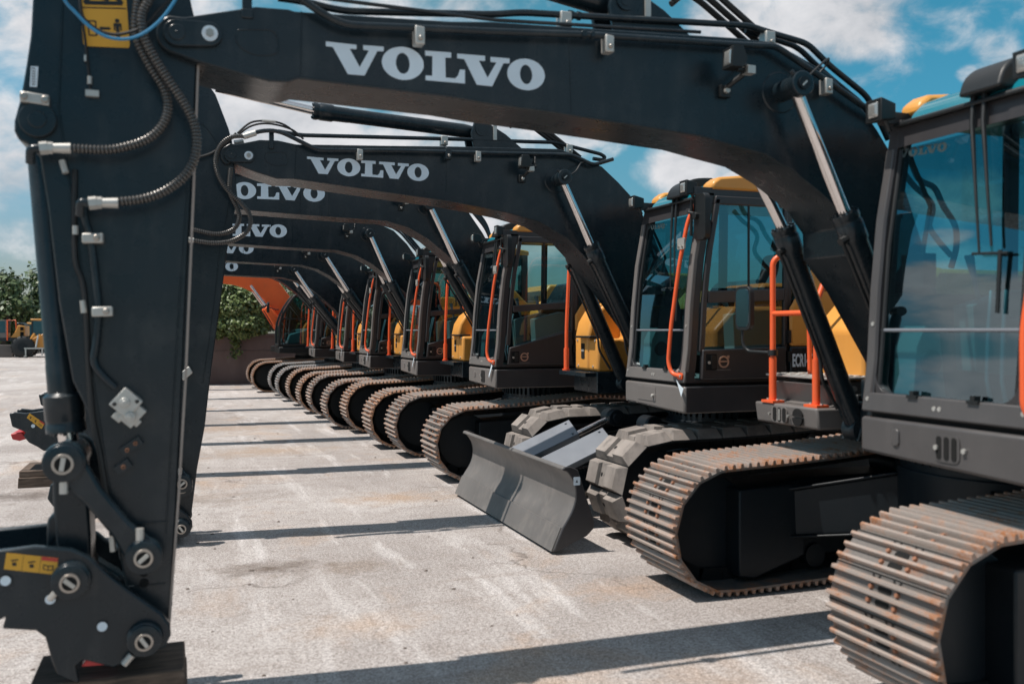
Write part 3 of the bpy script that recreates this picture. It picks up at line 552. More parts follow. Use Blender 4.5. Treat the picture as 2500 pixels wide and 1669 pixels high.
        h=MB(); h.mat(0); h.prismX(rrect(yn+.03,yn+.13,2.20,2.285,.012),X+.018,X+.030); h.mat(1); bolt(h,X+.018,yn+.055,2.22,(-1,0,0),.009,.008); bolt(h,X+.018,yn+.105,2.22,(-1,0,0),.009,.008); h.build('clamp_plate',['silver','pin'],c)
        h=MB(); h.mat(0); h.prismX(rrect(yn-.145,yn+.015,2.26,2.60,.045),X+.09,X+.135); h.tube([(X+.10,yn-.03,2.45),(X+.06,yn+.03,2.47),(X+.10,yn+.07,2.52)],.013,8); h.tube([(X+.10,yn-.03,2.44),(X+.065,yn-.03,2.44)],.028,10); h.tube([(X+.07,yn+.01,2.56),(X+.09,yn+.05,2.30)],.012,8)
        h.mat(1); h.prismX(rrect(yn-.13,yn,2.275,2.585,.04),X+.1355,X+.138); h.build('mirror',['black','mirror'],c,bevel=.01)
        h=MB(); pts=[(yn+.055,1.245),(yn+.02,1.20),(yn-.03,1.185)]
        if style=='A': tgp=[(X-.02,yn+.075,1.235),(X-.03,yn+.01,1.155),(X-.05,yn-.05,1.115),(X-.045,yn-.07,1.175),(X-.03,yn+.02,1.205)]
        else: tgp=[(X-.02,yn+.06,1.24),(X-.025,yn+.14,1.12),(X-.03,yn+.12,1.09),(X-.03,yn+.05,1.17),(X-.025,yn+.02,1.22)]
        n=len(tgp); h.add(tgp+[(a-.002,b,cz) for a,b,cz in tgp],[tuple(range(n)),tuple(range(2*n-1,n-1,-1))]); h.build('paper_tag','white',c)
    # door
    m=MB()
    if style=='A': pb=[(X+.13,1.235),(X+.87,1.235),(X+.87,1.475),(X+.14,1.455)]; low=[(X+.145,1.475),(X+.86,1.495),(X+.865,1.83),(X+.16,1.80)]; mid=(1.80,1.83,1.89,1.92)
    else: pb=[(X+.13,1.235),(X+.87,1.235),(X+.87,1.60),(X+.15,1.415)]; low=[(X+.155,1.435),(X+.86,1.615),(X+.865,1.84),(X+.165,1.79)]; mid=(1.79,1.84,1.86,1.91)
    y0=yn-.022; y1=yn+.012
    m.prism(pb,y0-.012,y1)
    zz=[1.44,1.6,1.79,2.0,2.2,2.4,2.58]
    m.prism([(X+.09+px(z),z) for z in zz]+[(X+.135+px(z),z) for z in zz[::-1]],y0,y1)
    m.prism([(X+.855,1.44),(X+.885,1.44),(X+.895,2.58),(X+.865,2.58)],y0,y1)
    m.prism([(X+.14+px(1.8),mid[0]),(X+.855,mid[1]),(X+.86,mid[3]),(X+.14+px(1.8),mid[2])],y0-.004,y1)
    m.prism([(X+px(2.52)+.09,2.535),(X+.89,2.535),(X+.895,2.60),(X+px(2.6)+.09,2.60)],y0,y1)
    d=m.build('door','cabdark',mc,bevel=.008)
    g=MB(); g.add([(x,yn-.004,z) for x,z in low],[(0,1,2,3)]); g.build('lower_window',SG,d)
    g=MB(); u=[(X+.14+px(z),yn-.004,z) for z in (1.91,2.13,2.37,2.54)]; g.add(u+[(X+.865,yn-.004,2.54),(X+.855,yn-.004,1.93)],[tuple(range(6))]); g.build('upper_window',SG,d)
    t=MB(); t.box(X+.545,X+.56,yn-.008,yn+.002,1.93,2.54); t.build('window_divider','black',d)
    ez=1.365 if style=='A' else 1.315
    h=MB(); h.mat(0); h.prism([(X+.165,ez-.06),(X+.255,ez-.06),(X+.255,ez+.06),(X+.165,ez+.06)],y0-.0145,y0-.0115); h.mat(1); h.ycyl(X+.19,ez-.005,y0-.02,y0-.013,.011,12); h.mat(2); h.prism(rrect(X+.205,X+.245,ez-.05,ez+.05,.01),y0-.022,y0-.014); h.build('handle',['hole','silver','black'],d)
    h=MB(); h.prism([(X+.257,ez-.062),(X+.375,ez-.062),(X+.375,ez-.056),(X+.257,ez-.056)],y0-.016,y0-.0115); h.build('trim','grey',d)
    e=MB(); iron_mark(e,X+.315,ez,y0-.012,.045); e.build('emblem','emblem',d)
    return c
def cat_xz(P): return [(v.x,v.z) for v in cat([(a,0,b) for a,b in P],4)]
def upper(mc,X,big,near=False):
    m=MB(); m.box(X+.25,X+2.6,-1.33,-.42,.99,1.16); m.box(X+.72,X+2.6,-.419,.60,.99,1.16); m.box(X+1.02,X+2.6,.601,1.25,.99,1.16); m.box(X+.85,X+1.3,-.38,.60,1.161,1.30); m.build('deck','dark',mc,bevel=.015)
    m=MB()   # near side dark panels and yellow engine cover
    m.prism([(X+.905,1.17),(X+2.55,1.17),(X+2.55,1.475),(X+.905,1.475)],-1.40,-1.362)
    sp=m.build('side_panel','dark',mc,bevel=.012)
    h=2.12 if not big else 2.25
    if near: h=1.86
    m4=MB(); m4.prism([(X+1.62,1.478),(X+2.55,1.478),(X+2.55,h-.08),(X+2.45,h),(X+1.95,h),(X+1.66,1.92)],-1.335,-.42); m4.build('radiator_cover','dark' if near else 'yellow',mc,bevel=.03); m=MB()
    m2=MB(); m2.prism([(X+1.2,1.30),(X+2.55,1.30),(X+2.55,h-.12),(X+2.4,h-.05),(X+1.5,h-.05),(X+1.2,1.75)],-.41,.62); m2.build('engine_hood','dark',mc,bevel=.03)
    m3=MB(); m3.prism([(X+1.35,1.2),(X+2.55,1.2),(X+2.55,1.9),(X+2.4,2.0),(X+1.5,2.0),(X+1.35,1.85)],.63,1.22); m3.build('pump_cover','yellow',mc,bevel=.03)
    m.prism([(X+.905,1.478),(X+.905,1.765),(X+1.14,2.12),(X+1.20,2.155),(X+1.40,2.155),(X+1.58,1.98),(X+2.55,1.95),(X+2.55,1.478)],-1.402,-1.362)
    m.build('engine_cover','dark' if near else 'yellow',mc,bevel=.03 if near else .02)
    m=MB(); m.prism([(X+1.42,1.19),(X+1.425,1.19),(X+1.425,1.46),(X+1.42,1.46)],-1.4025,-1.399); m.prism([(X+1.0,1.90),(X+1.56,1.91),(X+1.56,1.916),(X+1.0,1.906)],-1.4045,-1.401); m.build('panel_gap','hole',sp)
    m=MB(); m.box(X+.88,X+.905,-1.405,-1.375,1.50,1.60); m.box(X+.88,X+.905,-1.405,-1.375,1.36,1.44); m.build('hinge','black',sp)
    m=MB(); cw=[(X+2.55,-1.2),(X+2.75,-1.18),(X+2.98,-1.0),(X+3.12,-.6),(X+3.16,0),(X+3.12,.6),(X+2.98,1.0),(X+2.75,1.18),(X+2.55,1.2)]
    m.prismZ(cw,1.0,1.95); m.build('counterweight','dark',mc,bevel=.05,seg=3)
    m=MB(); m.cyl((X+2.1,.3,h-.06),(X+2.1,.3,h+.22),.045); m.cyl((X+2.1,.3,h+.2),(X+2.16,.3,h+.30),.045); m.build('exhaust','black',mc)
    return sp
def toolbox(mc,X,y0=.66,y1=1.20):
    x=X+.24
    m=MB(); m.mat(0); pr=[(x,1.205),(x,1.55),(x+.03,1.68),(x+.10,1.79),(x+.20,1.86),(x+.32,1.88),(x+.75,1.88),(x+.75,1.205)]
    m.prism(pr,y0+.22,y1); m.prism([(x+.0,1.205),(x+.0,1.52),(x+.33,1.52),(x+.33,1.88),(x+.75,1.88),(x+.75,1.205)],y0,y0+.218)
    t=m.build('toolbox','yellow',mc,bevel=.03,seg=3)
    d=MB(); d.mat(0); d.prismX(rrect(y0+.30,y0+.38,1.32,1.47,.012),x-.004,x+.01); d.mat(1); d.box(x-.008,x-.003,y0+.31,y0+.37,1.39,1.41); d.build('handle',['hole','silver'],t)
    d=MB()
    for yy,zz in ((y0+.45,1.25),(y0+.10,1.25),(y0+.05,1.50),(y0+.47,1.5)): d.cut(); bolt(d,x,yy,zz,(-1,0,0),.012,.008)
    d.each('bolt','silver',t)
    d=MB()
    for k in range(4): d.cut(); d.box(x+.37+k*.03,x+.383+k*.03,y0-.003,y0+.004,1.58,1.80)
    d.each('vent_slot','hole',t)
    d=MB(); d.ring(circ(x+.20,1.36,.145,32),circ(x+.20,1.36,.141,32),y0-.003,y0+.002); d.build('round_cover','yellow',t)
    d=MB(); d.box(x+.13,x+.22,y0-.003,y0+.001,1.34,1.385); d.build('label','labely',t)
    m=MB(); m.mat(0); m.box(x-.005,X+1.2,y0-.01,y1+.01,1.0,1.20); m.box(x-.12,x-.007,y0+.02,y1+.13,1.155,1.195)
    m.mat(1)
    for yy in (y0+.18,y0+.32): m.prismX([(yy,1.10)]+[(yy+.035+.035*math.cos(R(a)),1.10-.05*math.sin(R(a))) for a in range(180,-1,-20)][1:],x-.008,x-.004)
    st=m.build('step','dark',mc and t and mc,bevel=.008); 
    m=MB(); m.mat(0); m.box(x-.06,x+.12,y0+.06,y0+.40,1.525,1.545); m.build('step_tread','black',t,bevel=.006)
    m=MB(); P=[(x-.06,y1+.08,1.20),(x-.06,y1+.08,1.62),(x-.03,y1+.08,2.25),(x+.05,y1+.06,2.42),(x+.5,y1+.04,2.42),(x+.62,y1+.03,2.3),(x+.62,y1+.03,1.88)]
    m.tube(roundpath(P,.12),.018,12); m.tube([(x-.06,y1+.08,1.20),(x-.06,y1+.08,1.42)],.027,12); m.tube([(x-.062,y1+.08,1.16),(x-.062,y1+.08,1.21)],.04,12)
    P=[(x+.10,y0+.3,1.87),(x+.10,y0+.3,2.28),(x+.16,y0+.3,2.36),(x+.7,y0+.3,2.36),(x+.7,y0+.3,1.88)]; m.tube(roundpath(P,.1),.017,12)
    m.build('guardrail','orange',mc)
def steps_m1(mc,X):
    x=.97; y0=.62;y1=1.27
    m=MB(); m.mat(0); m.prism([(x,1.12),(x+.42,1.12),(x+.42,.985),(x+.02,.985)],y0,y1)
    st=m.build('step','grey',mc,bevel=.014)
    d=MB(); d.mat(0); d.prismX(rrect(y0+.29,y0+.46,1.0,1.105,.035),x-.004,x+.012)
    d.mat(1)
    for k in range(3): d.prismX(rrect(y0+.30+k*.05,y0+.335+k*.05,1.008,1.098,.015),x-.007,x-.0035)
    d.mat(2); d.prismX(rrect(y0+.355,y0+.38,1.015,1.09,.01),x-.0085,x-.0065); bolt(d,x,y0+.275,1.05,(-1,0,0),.01,.012); bolt(d,x,y0+.475,1.05,(-1,0,0),.01,.012)
    d.mat(1)
    for s,a0 in ((1,0),(-1,180)): d.prismX([(y0+.185+.05*math.cos(R(a0+t)),1.05+s*.006+.05*math.sin(R(a0+t))) for t in range(0,181,15)],x-.005,x+.008)
    d.build('work_light',['grey','hole','lens'],st)
    m=MB(); m.mat(0); m.prism([(x+.16,1.125),(x+.10,1.26),(x+.72,1.29),(x+.72,1.125)],y0+.06,y1-.02); m.prism([(x+.10,1.123),(x+.30,1.16),(x+.30,1.123)],y0+.02,y1)
    m.mat(1); m.box(x+.09,x+.74,y0+.02,y1,1.292,1.306)
    for i in range(9):
        for j in range(8): m.box(x+.11+i*.07,x+.15+i*.07,y0+.04+j*.075,y0+.085+j*.075,1.306,1.312)
    m.mat(2); bolt(m,x+.32,y0+.055,1.23,(0,-1,0),.02,.02); m.build('upper_step',['grey','silver','silver'],mc,bevel=.01)
    m=MB(); m.box(x+.30,x+.55,y0-.01,y0+.04,1.125,1.20); m.build('latch','black',st,bevel=.01)
    g=MB(); ya=1.12; yb=.70; r=.019
    g.tube(roundpath([(x+.04,ya,1.12),(x+.04,ya,2.06),(x+.10,ya-.02,2.105),(x+.48,ya-.06,2.11)],.09),r,14)
    g.tube([(x+.04,ya,1.71),(x+.06,yb+.06,1.71),(x+.06,yb,1.69)],r*.9,12)
    g.tube(roundpath([(x+.06,yb,1.12),(x+.06,yb,1.72),(x+.075,yb+.01,1.78),(x+.23,yb+.05,2.07)],.05),r,14)
    g.tube([(x+.26,ya-.1,1.30),(x+.25,ya-.1,1.72)],r*.8,10)
    for yy,xx in ((ya,x+.04),(yb,x+.06)):
        g.tube([(xx,yy,1.12),(xx,yy,1.42)],r*1.3,14); g.box(xx-.045,xx+.045,yy-.065,yy+.065,1.121,1.137)
    g.mat(1)
    for yy,xx in ((ya,x+.04),(yb,x+.06)):
        for s in (-1,1): bolt(g,xx,yy+s*.052,1.137,(0,0,1),.011,.01)
    g.build('guardrail',['orange','silver'],mc)
    k=MB(); k.mat(0); k.tube(roundpath([(x+.04,ya,1.45),(x+.01,ya+.24,1.455),(x-.01,ya+.275,1.50),(x-.01,ya+.28,1.62)],.04),.011,10); k.tube([(x+.04,ya,1.43),(x+.04,ya,1.47)],.032,12)
    k.prismX(rrect(ya+.15,ya+.33,1.60,1.90,.05),x-.035,x+.0); k.mat(1); k.prismX(rrect(ya+.165,ya+.315,1.62,1.885,.042),x-.038,x-.0345); k.build('mirror',['black','mirror'],mc,bevel=.012)
    t=MB(); t.prism([(1.42,1.2),(1.42,1.60),(1.62,1.80),(2.3,1.80),(2.3,1.2)],.72,1.25); tb=t.build('toolbox','yellow',mc,bevel=.035,seg=3)
    t=MB(); t.box(1.60,1.80,.85,1.0,1.81,1.86); t.build('camera','black',tb,bevel=.015)
def cylinder(mc,name,a,j,b,y,rr=.034,rb=.06,pipe=True,gl=1.18):
    """a rod eye, j where rod enters barrel, b foot (x,z)"""
    A=Vector((a[0],y,a[1]));J=Vector((j[0],y,j[1]));B=Vector((b[0],y,b[1])); L=(B-J).length
    m=MB(); m.lathe(J,B,[(0,rb*.75),(0,rb*gl),(.03,rb*gl),(.035,rb*(gl-.06)),(.05,rb*(gl-.06)),(.055,rb*gl),(.15,rb*gl),(.165,rb*1.05),(.28,rb*1.03),(.285,rb),(L-.12,rb),(L-.10,rb*.96),(L-.03,rb*.8)],24)
    m.ycyl(b[0],b[1],y-.055,y+.055,rb*1.15,20)
    d=(B-J).normalized(); n=Vector((-d.z,0,d.x)); n=n if n.x<0 else -n
    g=m
    for k in range(8):
        a_=2*PI*k/8; u=n*math.cos(a_)+Vector((0,1,0))*math.sin(a_); p=J+u*rb*.95; g.cyl(p,p-d*.012,.009,None,6)
    o=m.build(name,'dark',mc)
    r=MB(); r.cyl(A,J+d*.02,rr,None,20); r.build('rod','chrome',o)
    if pipe:
        q=MB(); o1=n*(rb+.022); s=Vector((0,-.02,0)); q.tube(roundpath([J+d*.13+n*rb*.9+s,J+d*.13+o1*1.15+s,J+d*.2+o1*1.1+s,J+d*(L*.62)+o1+s,J+d*(L*.70)+o1*1.5+s,J+d*(L*.86)+o1*1.1+s],.05),.011,8); q.tube([J+d*.12+n*rb*.9+s,J+d*.12+n*(rb+.045)+s],.022,8); q.build('hose','rubber',o)
    return o
def lettering(mc,par,y,tx,tz,s,rot=0,mirror=False):
    cx,cz=-1.059,2.805; ca,sa=math.cos(rot),math.sin(rot)
    def T(P): return [(tx+s*((x-cx)*ca-(z-cz)*sa),tz+s*((x-cx)*sa+(z-cz)*ca)) for x,z in P]
    m=MB()
    for k in ('V','L','V2'): m.prism(T(D[k]),y-.0025,y-.0005)
    m.ring(T(D['O']),T(D['Oi']),y-.0025,y-.0005); m.ring(T(D['O2']),T(D['O2i']),y-.0025,y-.0005)
    return m.build('lettering','white',par)
def boom(mc,up,lo,ext,piv,bolt_,y0=.015,y1=.40,seams=(),pocket=None):
    Z=ext['up'];W=ext['lo']; arc=[(piv[0]+.082*math.cos(R(a)),piv[1]+.082*math.sin(R(a))) for a in range(245,109,-22)]
    m=MB(); outer=arc+up+Z+W[::-1]+lo[::-1]
    m.prism(outer,y0,y1)
    b=m.build('boom','dark',mc,bevel=.007)
    # tip plate with round cap and bolt
    m=MB(); d=Vector((bolt_[0]-piv[0],0,bolt_[1]-piv[1])); an=math.atan2(d.z,d.x); P=[(piv[0]+.055*math.cos(an+R(a)),piv[1]+.055*math.sin(an+R(a))) for a in range(90,271,20)]+[(bolt_[0]+.05*math.cos(an+R(a)),bolt_[1]+.05*math.sin(an+R(a))) for a in range(-90,91,20)]
    m.prism(P,y0-.026,y0-.001); m.ycyl(piv[0],piv[1],y0-.032,y0-.02,.034,20); m.ycyl(piv[0],piv[1],y0-.034,y0-.02,.008,8); m.build('pin_plate','dark',b,bevel=.005)
    m=MB(); m.mat(0); m.ycyl(bolt_[0],bolt_[1],y0-.034,y0-.024,.032,24); m.mat(1); m.ycyl(bolt_[0],bolt_[1],y0-.048,y0-.03,.017,6); m.build('bolt',['white','pin'],b)
    if seams:
        m=MB()
        for P in seams: m.tube([(x,y0,z) for x,z in P],.0035,6)
        E=[(x,y0,z+.006) for x,z in lo[3:]]
        m.tube(E,.004,6); m.build('weld_seam','dark',b)
    if pocket:
        m=MB(); c=Vector((sum(x for x,z in pocket)/len(pocket),sum(z for x,z in pocket)/len(pocket)))
        P=[(v.x,v.z) for v in cat([(x,0,z) for x,z in pocket+pocket[:1]],4)][:-1]; m.ring(P,[(c.x+(x-c.x)*.93,c.y+(z-c.y)*.90) for x,z in P],y0-.004,y0+.001); m.build('casting_rim','dark',b,bevel=.003)
    return b
def clamp(par,x,z,y,up=False,s=1,m0='silver'):
    m=MB(); m.mat(0)
    if up: m.box(x-.026*s,x+.026*s,y-.03*s,y+.035*s,z-.045*s,z+.024*s)
    else: m.prism([(x-.02*s,z-.055*s),(x+.024*s,z-.055*s),(x+.024*s,z+.024*s),(x-.02*s,z+.028*s)],y-.03*s,y+.03)
    m.mat(1); m.ycyl(x+.004*s,z-.028*s,y-.042*s,y-.025*s,.012*s,6); m.build('pipe_clamp',[m0,'pin'],par,bevel=.005)
def union(par,x,z,y,ang,s=1):
    d=Vector((math.cos(ang),0,math.sin(ang))); p=Vector((x,y,z)); m=MB()
    m.cyl(p-d*.035*s,p-d*.012*s,.024*s,None,6); m.cyl(p-d*.012*s,p+d*.01*s,.017*s,None,12); m.cyl(p+d*.01*s,p+d*.028*s,.023*s,None,6); m.build('pipe_union','dark',par)
def boom_lamp(par,L,y0,s=1):
    (x,z),(x1,z1),(x2,z2)=L; m=MB(); m.mat(0); y=y0-.15
    m.prism([(x-.035*s,z-.05*s),(x+.03*s,z-.05*s),(x+.055*s,z-.01*s),(x+.03*s,z+.055*s),(x-.03*s,z+.05*s)],y-.045*s,y+.045*s)
    m.tube(roundpath([(x+.05*s,y,z-.02*s),(x+.12*s,y+.02,z-.035*s),(x+.15*s,y0-.02,z+.02),(x+.16*s,y0,z+.08)],.04),.010*s,8); m.tube(roundpath([(x+.02*s,y,z-.05*s),(x1,y+.02,z1-.01),(x2,y0-.05,z2+.02),(x2,y0,z2)],.03),.014*s,6); m.box(x2-.03,x2+.03,y0-.03,y0,z2-.03,z2+.03)
    m.mat(2); m.box(x1-.025*s,x1+.02*s,y-.02*s,y+.03*s,z1-.03*s,z1+.01); m.ycyl(x2,z2,y0-.05,y0-.03,.015,6)
    m.mat(1); m.frustum([(x-.0355*s,y-.031*s,z-.037*s),(x-.0305*s,y-.031*s,z+.037*s),(x-.0305*s,y+.031*s,z+.037*s),(x-.0355*s,y+.031*s,z-.037*s)],[(x-.041*s,y-.02*s,z-.025*s),(x-.037*s,y-.02*s,z+.026*s),(x-.037*s,y+.02*s,z+.026*s),(x-.041*s,y+.02*s,z-.025*s)])
    m.build('work_lamp',['black','lens','silver'],par,bevel=.006)
def boss(par,x,z,y0,y,r=.062,s=1):
    m=MB(); m.lathe((x,y0+.0,z),(x,y,z),[(0,r*1.7),(.006,r*1.6),(.008,r*.82),(abs(y-y0)-.05,r*.86),(abs(y-y0)-.048,r),(abs(y-y0)-.004,r),(abs(y-y0),r*.93)],32); b=m.build('pin_boss','dark',par)
    m=MB(); m.ycyl(x,z,y-.012,y+.01,r*.5,20); m.build('pin','under',b)
    m=MB(); m.box(x-.014,x+.004,y-.0145,y-.0115,z-.006,z+.004) if False else m.prism([(x-.018,z-.012),(x-.012,z-.018),(x+.014,z+.006),(x+.008,z+.012)],y-.015,y-.0115); m.build('slot','silver',b)
    m=MB(); m.cyl((x-r*.7,y+.02,z+r*.7),(x-r*.95,y+.02,z+r*.95),.012,None,8); m.build('grease_fitting','dark',b)
    return b
# ---------------------------------------------------------------- arm, linkage and quick coupler
def pin_end(par,x,z,y,r=.058,ang=0,name='pin'):
    m=MB(); m.mat(0); m.lathe((x,y+.05,z),(x,y,z),[(0,r*1.15),(.03,r*1.1),(.033,r),(.048,r),(.05,r*.9)],28)
    m.mat(1); m.ycyl(x,z,y-.016,y+.002,r*.56,24); m.mat(2); m.ycyl(x,z,y-.0172,y-.0155,r*.42,16)
    c,s=math.cos(ang),math.sin(ang); w=r*.36;h=r*.12
    m.mat(3); m.prism([(x+c*a-s*b,z+s*a+c*b) for a,b in ((-w,-h),(w,-h),(w,h),(-w,h))],y-.022,y-.016)
    m.build(name,['dark','pin','hole','silver'],par,bevel=.002)
def link(mb,a,b,ra,rb,y0,y1,w):
    an=math.atan2(b[1]-a[1],b[0]-a[0]); P=[(a[0]+ra*math.cos(an+R(t)),a[1]+ra*math.sin(an+R(t))) for t in range(60,301,20)]
    d=Vector((math.cos(an),math.sin(an))); n=Vector((-d.y,d.x)); A=Vector(a);B=Vector(b); L=(B-A).length
    def q(t,o): v=A+d*t+n*o; return (v.x,v.y)
    P=P+[q(L*.35,-w),q(L*.7,-w)]+[(b[0]+rb*math.cos(an+R(t)),b[1]+rb*math.sin(an+R(t))) for t in range(-120,121,20)]+[q(L*.7,w),q(L*.35,w)]
    mb.prism(P,y0,y1)
def arm(mc,T,full,coup,lab=True,sx=1):
    AL=D['Arm1L']; AR=D['Arm1R']
    low=[(-3.15,1.715),(-3.10,1.395),(-3.045,1.27),(-2.979,1.049),(-2.921,.658),(-2.899,.531)]
    lobe=[(-2.823+.085*math.cos(R(t)),.354+.085*math.sin(R(t))) for t in range(190,371,20)]
    P=[(-2.95,3.75),(-3.12,3.55),(-3.21,3.2)]+AL+[(-3.22,2.30),(-3.19,2.1)]+low+lobe+AR[::-1]+[(-2.66,3.05),(-2.76,3.28),(-2.86,3.66)]
    if T is not None: P=T
    y0,y1=.06,.34
    m=MB(); m.prism(P,y0,y1); a=m.build('arm','dark',mc,bevel=.008)
    return a
def bucket_linkage(mc,p1,p2,p3,p4,top):
    cylinder(mc,'bucket_cylinder',p1,(p1[0]-.018,p1[1]+.10),top,.20,.038,.057,pipe=False,gl=1.38)
    m=MB()
    link(m,p1,p2,.075,.07,-.035,.02,.042); m.cut(); link(m,p1,p2,.075,.07,.38,.435,.042)
    m.each('side_link','dark',mc,bevel=.014)
    m=MB(); link(m,p1,p3,.07,.07,.09,.31,.066); h=m.build('bucket_link','dark',mc,bevel=.012)
    pin_end(h,p1[0],p1[1],-.07,.072,R(80)); pin_end(h,p2[0],p2[1],-.06,.066,R(40)); 
    m=MB(); m.cyl((p1[0],-.045,p1[1]-.07),(p1[0],-.045,p1[1]-.12),.016,None,8); m.cut(); m.cyl((p2[0]-.015,-.035,p2[1]+.066),(p2[0]-.015,-.035,p2[1]+.115),.016,None,8); m.each('grease_fitting','silver',h)
def coupler(mc,poly,p3,p4,hook,red=True,lab=None,dots=()):
    m=MB(); m.prism(poly,-.04,.0); m.prism(poly,.40,.44)
    inner=[(x,z) for x,z in poly]; cx=sum(x for x,z in inner)/len(inner); cz=sum(z for x,z in inner)/len(inner)
    m.prism([(cx+(x-cx)*.86,cz+(z-cz)*.62) for x,z in inner],.001,.399)
    c=m.build('quick_coupler','dark',mc,bevel=.012)
    pin_end(c,p3[0],p3[1],-.09,.066,R(-40)); pin_end(c,p4[0],p4[1],-.09,.062,R(-55))
    if hook:
        m=MB(); m.prism(hook,-.02,.42); m.build('hook','red',c,bevel=.01)
    if lab:
        m=MB(); m.mat(0); m.prism(lab,-.0425,-.0405)
        A,B,C_,D_=[Vector((p[0],p[1])) for p in lab]; 
        def q(u,v): w=(A*(1-u)+B*u)*(1-v)+(D_*(1-u)+C_*u)*v; return (w.x,w.y)
        m.mat(1); m.prism([q(.68,.0),q(1,.0),q(1,.22),q(.68,.22)],-.0435,-.0426)
        m.mat(2)
        for u in (.33,.665): m.prism([q(u,.02),q(u+.006,.02),q(u+.006,.98),q(u,.98)],-.0432,-.0426)
        for u in (.10,.43): 
            m.prism([q(u,.4),q(u+.13,.3),q(u+.15,.36),q(u+.02,.48)],-.0433,-.0426); m.prism([q(u+.03,.55),q(u+.11,.5),q(u+.13,.7),q(u+.05,.75)],-.0434,-.0426)
        m.prism([q(.73,.75),q(.73,.45),q(.83,.5),q(.93,.45),q(.93,.75),q(.83,.8)],-.0433,-.0426); m.mat(0); m.prism([q(.75,.7),q(.75,.52),q(.82,.56),q(.82,.74)],-.0438,-.0434); m.prism([q(.84,.74),q(.84,.56),q(.91,.52),q(.91,.7)],-.0438,-.0434)
        m.build('warning_label',['labely','labelr','black'],c)
    if dots:
        m=MB()
        for x,z in dots:
            m.cut(); m.mat(0); m.ycyl(x,z,-.046,-.039,.024,20); m.mat(1); m.ycyl(x,z,-.0465,-.0455,.019,16)
        m.each('plug',['dark','white'],c)
    return c
XF=[2.66,2.91,2.41,2.28,2.07,1.98,1.87,1.54]; YC=[4.04,7.28,10.52,13.42,16.1,19.0,22.25,25.5]
CX_=[.43,.53,.65,.63,.71,.84,.82]
LAB=['nearest dark grey excavator, cut off by the right edge, orange-railed step in front',
 'dark grey excavator with dozer blade and pale rubber track pads, ECR145 on its side',
 'dark grey excavator directly behind the one with the blade, long white tag under its cab',
 'dark grey excavator fourth in the row from the nearest, second behind the dozer blade',
 'dark grey excavator fifth in the row from the nearest, on plain steel tracks',
 'rusty-tracked dark grey excavator with only the last letter of its boom lettering showing',
 'dark grey excavator with clean pale grey tracks, mostly hidden beside the orange boom']
GRP='excavators parked in a row'
EX=[]
for i in range(7):
    EX.append(thing('excavator',LAB[i],'excavator',(XF[i],YC[i],0),0,GRP))
def arm_cyl(mc,A,J,B,y=.21):
    cylinder(mc,'arm_cylinder',A,J,B,y,.034,.058,pipe=False)
    m=MB()
    for yy in (y-.115,y+.085): m.prism([(B[0]-.09,B[1]-.03),(B[0]-.06,B[1]+.065),(B[0]+.05,B[1]+.07),(B[0]+.22,B[1]-.02),(B[0]+.42,B[1]-.17),(B[0]-.05,B[1]-.22)],yy,yy+.03)
    b=m.build('cylinder_bracket','dark',mc,bevel=.008)
    m=MB(); m.mat(0); m.ycyl(B[0],B[1],y-.125,y-.112,.05,24); m.ycyl(B[0],B[1],y-.128,y-.11,.03,20); m.mat(1); m.box(B[0]+.105,B[0]+.135,y-.13,y-.115,B[1]-.08,B[1]+.05); m.build('pin_lock',['dark','silver'],b)
def hoses_top(mc,P0):
    m=MB()
    for k in range(3):
        y=.12+k*.07; m.tube(cat([(P0[0]+.05+k*.03,y,P0[1]),(P0[0]+.22,y,P0[1]+.06),(P0[0]+.42,y,P0[1]-.05),(P0[0]+.72,y,P0[1]-.25)],6),.017,8)
    m.build('hydraulic_hoses','rubber',mc)
# --- machine 1 (nearest)
mc=EX[0]
for s in (-1,1): track(mc,s,'steel')
u=undercarriage(mc)
m=MB(); m.mat(0); m.prism(rrect(.98,1.05,.47,.52,.006),.745,.7475); m.mat(1); m.prism([(1.0,.483),(1.03,.483),(1.03,.488),(1.0,.488)],.7437,.7451); m.prism([(1.005,.492),(1.02,.492),(1.02,.503),(1.005,.503)],.7437,.7451); m.build('sticker',['white','black'],u)
cab(mc,CX_[0],'A',True,rail=False,front='oval',G='greyshaded')
m=MB(); m.tube(cat([(1.906, 0.86, 2.774), (1.984, 0.86, 2.621), (2.118, 0.86, 2.566), (2.197, 0.86, 2.445), (2.299, 0.86, 2.316), (2.311, 0.86, 2.173), (2.265, 0.86, 2.028)],5),.020,10); m.build('hydraulic_hose','rubber',mc); m=MB(); m.tube(cat([(1.863, 0.86, 2.649), (1.951, 0.86, 2.566), (2.073, 0.86, 2.484), (2.107, 0.86, 2.415), (2.078, 0.86, 2.307), (2.14, 0.86, 2.221), (2.265, 0.86, 2.109)],5),.019,10); m.build('hydraulic_hose','rubber',mc)
m=MB(); m.tube(roundpath([(CX_[0]-.02,-1.395,1.24),(CX_[0]-.045,-1.37,1.30),(CX_[0]-.045,-1.368,1.6),(CX_[0]+.01,-1.425,2.2),(CX_[0]+.09,-1.425,2.5),(CX_[0]+.17,-1.385,2.58)],.06),.0165,12); m.build('handrail','orange',mc)
upper(mc,CX_[0],False,near=True)
steps_m1(mc,CX_[0])
up=[p for p in [(x-2.66,z) for x,z in [(-.01,2.904),(.275,2.981),(.411,2.986),(.439,2.98),(1.138,3.015),(1.334,3.036),(2.664,3.102),(2.873,3.104),(3.011,3.059),(3.242,2.97),(3.463,2.794),(3.556,2.694),(3.633,2.594)]]]
